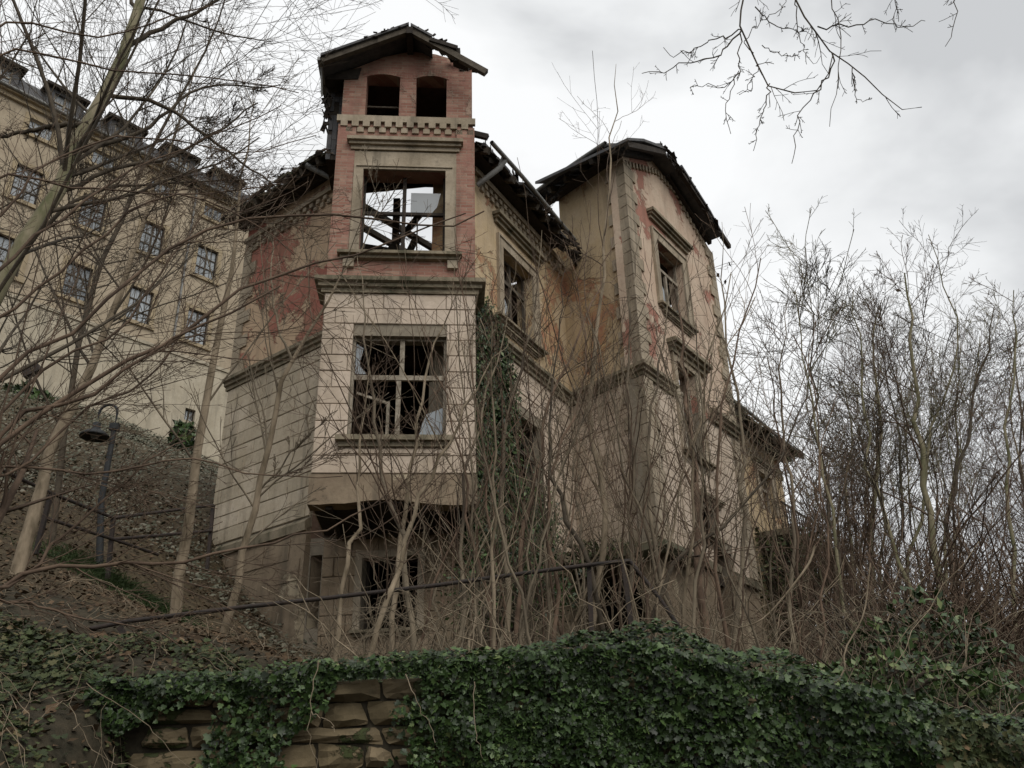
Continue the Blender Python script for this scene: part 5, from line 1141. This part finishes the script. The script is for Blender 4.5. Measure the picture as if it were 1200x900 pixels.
# trailing dry stems over the wall and bank
for i, p in enumerate(([(95, 790), (85, 830), (110, 880), (160, 900)], [(372, 775), (363, 830), (365, 870), (372, 900)], [(365, 835), (385, 845), (393, 857)], [(475, 790), (492, 830), (505, 850), (510, 870)], [(555, 800), (556, 850), (565, 890)], [(100, 800), (160, 840), (200, 880), (230, 905)])):
    P0 = pp(p, 6.05, 5.9); T = Tubes(); T.add(resample(P0, 14) + r.normal(0, .007, (14, 3)), np.linspace(.0035, .0015, 14), 5); o = T.build('dry_stem', m_bark_pale)
    tag(o, ['dry stem trailing over the left bank', 'long dry stem hanging past the big block of the wall', 'short pale curl of stem by the ochre stone', 'pale stem slanting across the ivy right of the stones', 'thin dry stem hanging in the middle of the ivy', 'long thin dry stem slanting over the left bank'][i], 'stem')
n = 420; x = r.uniform(-6.5, -1.6, n); y = r.uniform(3.6, 10.5, n); z = ground(x, y) + .03; a = r.uniform(0, 6.3, n); Lh = r.uniform(.2, .9, n); hh = r.uniform(.02, .16, n); t = np.linspace(0, 1, 9)
xx = x[:, None] + np.cos(a)[:, None] * Lh[:, None] * t; yy = y[:, None] + np.sin(a)[:, None] * Lh[:, None] * t
PB = np.stack([xx, yy, ground(xx, yy) + .04 + hh[:, None] * 4 * t * (1 - t)], 2) + r.normal(0, .012, (n, 9, 3)); T = Tubes(); T.add(PB, np.tile(r.uniform(.0015, .004, (n, 1)), (1, 9)), 3); o = T.build('dead_stems', m_bark_pale); tag(o, 'dead stems lying over the left bank', 'dead stems', kind='stuff')
# pale arching cane at the right
P0 = pp([(955, 640), (945, 665), (900, 720), (870, 735), (855, 732)], 8.2); T = Tubes(); T.add(resample(P0, 16), np.linspace(.012, .006, 16), 5); tag(T.build('arching_cane', m_bark_pale), 'pale cane arching left below the far wing', 'cane')
P0 = pp([(1020, 660), (1012, 720), (990, 762), (988, 790), (950, 822), (915, 828)], 7.6); T = Tubes(); T.add(resample(P0, 18), np.linspace(.006, .009, 18), 5); tag(T.build('arching_cane', m_bark_pale), 'pale curved cane dropping to the ivy right of the wall', 'cane')

# ---------------------------------------------------------------- trees at the right
RT = [dict(k=18, lenf=.40, ang=36, npts=9, trop=.25, wob=.09, rf=.42, rmin=.009, sides=4, t0=.22), dict(k=8, lenf=.5, ang=40, npts=6, trop=.15, wob=.11, rf=.55, rmin=.006, sides=3), dict(k=6, lenf=.5, ang=42, npts=4, trop=.1, wob=.12, rf=.6, rmin=.0044, sides=3)]
rts = [([(1022, 840), (985, 650), (960, 530), (942, 430), (932, 340)], 8, 14, 'slim tree just right of the villa roof with two dark leaves'), ([(1000, 830), (972, 600), (958, 500), (950, 380), (944, 290)], 7, 15, 'straight thin tree reaching above the far wing roof'),
    ([(1112, 850), (1105, 730), (1096, 620), (1082, 530), (1070, 430), (1060, 320)], 17, 16, 'stout trunk of the largest tree at the right'), ([(1062, 850), (1063, 720), (1055, 655), (1020, 560), (1010, 450), (1000, 340)], 10, 15, 'forked tree left of the stout right hand trunk'),
    ([(1150, 850), (1120, 700), (1110, 600), (1140, 480), (1165, 360)], 12, 17, 'tree leaning to the right edge behind the stout trunk'), ([(1195, 850), (1190, 700), (1180, 560), (1190, 420), (1188, 340)], 10, 15, 'tree at the very right edge of the view'),
    ([(1085, 840), (1060, 740), (1075, 640), (1090, 520), (1120, 400), (1088, 275)], 8, 18, 'thin tree with the highest tip at the right'), ([(1040, 840), (1035, 700), (1060, 590), (1045, 470), (1030, 380)], 8, 19, 'thin greenish tree between the forked tree and the stout trunk')]
for i, (pts, w, y, lab) in enumerate(rts):
    w = w * .85
    pth = pp(pts, y, y + 1.5); pth[0][2] = min(pth[0][2], float(ground(pth[0][0], pth[0][1])) - .1)
    make_tree('woodland_tree', lab, 'tree', pth, [PXW(w, y), PXW(w * .8, y), PXW(w * .5, y), PXW(w * .2, y)], [m_bark_green, m_bark_dark, m_bark_green][i % 3], 500 + i, RT, matb=[m_bark_dark, m_bark_green, m_twig][i % 3], sides=7, trunk_n=16, wob=.06)
r = np.random.RandomState(88); woods = []
for i in range(32):
    px = r.uniform(930, 1330); y = r.uniform(17, 34); b = at_y(px, 840, y); g_ = float(ground(b[0], y)); topy = r.uniform(340, 470) if px > 1000 else r.uniform(430, 560); tp = at_y(px + r.normal(0, 35), topy, y + 1)
    k = 6; t = np.linspace(0, 1, k)[:, None]; P0 = np.array([b[0], y, g_ - .2]) * (1 - t) + tp * t + r.normal(0, .18, (k, 3)) * t; w = r.uniform(.03, .08)
    LV = [dict(k=22, lenf=.36, ang=32, npts=7, trop=.25, wob=.1, rf=.42, rmin=.009, sides=3, t0=.1), dict(k=9, lenf=.5, ang=40, npts=5, trop=.15, wob=.11, rf=.55, rmin=.006, sides=3), dict(k=5, lenf=.55, ang=42, npts=4, trop=.1, wob=.11, rf=.6, rmin=.0045, sides=3)]
    rt_ = make_tree('background_tree', ('dark', 'brown', 'greenish')[i % 3], 'tree', P0, [w, w * .8, w * .5, w * .2], [m_bark_dark, m_bark, m_bark_green][i % 3], 600 + i, LV, group='bare trees of the wood at the right', sides=5, matb=m_twig, trunk_n=12, wob=.05); woods.append((px, rt_))
for tn_ in ('dark', 'brown', 'greenish'):
    for i, (px, o) in enumerate(sorted([w_ for w_ in woods if w_[1]['label'] == tn_], key=lambda q: q[0])): o['label'] = 'thin %s tree far in the right wood, %s from the left of its colour' % (tn_, ORD[i])
# understorey of the wood
t = np.linspace(0, 1, 9)
n = 10000; x = r.uniform(4, 24, n); y = r.uniform(12, 36, n); ok = x > .28 * y + 1.0; x, y = x[ok], y[ok]; n = len(x); z = ground(x, y); a = r.uniform(0, 6.3, n); Lh = r.uniform(.5, 2.4, n); hh = r.uniform(.6, 2.6, n) * r.uniform(.5, 1.2, n) + y * .035
P0 = np.stack([x[:, None] + np.cos(a)[:, None] * Lh[:, None] * t ** 1.4, y[:, None] + np.sin(a)[:, None] * Lh[:, None] * t ** 1.4, z[:, None] + hh[:, None] * t], 2) + r.normal(0, .07, (n, 9, 3)) * t[None, :, None]
T = Tubes(); rr0 = r.uniform(.008, .022, (n, 1)) * np.linspace(1, .4, 9); T.add(P0, rr0, 3); c_, cr_ = spawn(r, P0, rr0, 3, lenf=.4, ang=40, npts=4, trop=.2, rmin=.009); T.add(c_, cr_, 3)
o = T.build('understorey', m_twig); tag(o, 'dense bare undergrowth filling the wood at the right', 'undergrowth', kind='stuff')
# a few withered leaves still hanging
r = np.random.RandomState(5)
C = np.array([at_y(x, y, d) for x, y, d in ((973, 398, 14), (980, 394, 14), (1011, 351, 15), (1035, 343, 15), (1112, 348, 16), (1026, 371, 15), (845, 315, 10.5), (850, 330, 10.5), (841, 322, 10.5), (855, 309, 10.5), (1069, 375, 16), (1027, 518, 15), (1052, 340, 15))])
o = leaves('withered_leaves', C, r.normal(0, 1, (len(C), 3)), .11, m_litter, np.full(len(C), .1), kind='stuff', tmpl='s', seed=9); tag(o, 'few withered leaves still hanging on the right hand twigs', 'dead leaves')
print('blocks', BLOCKS[0], 'objects', len(bpy.data.objects))
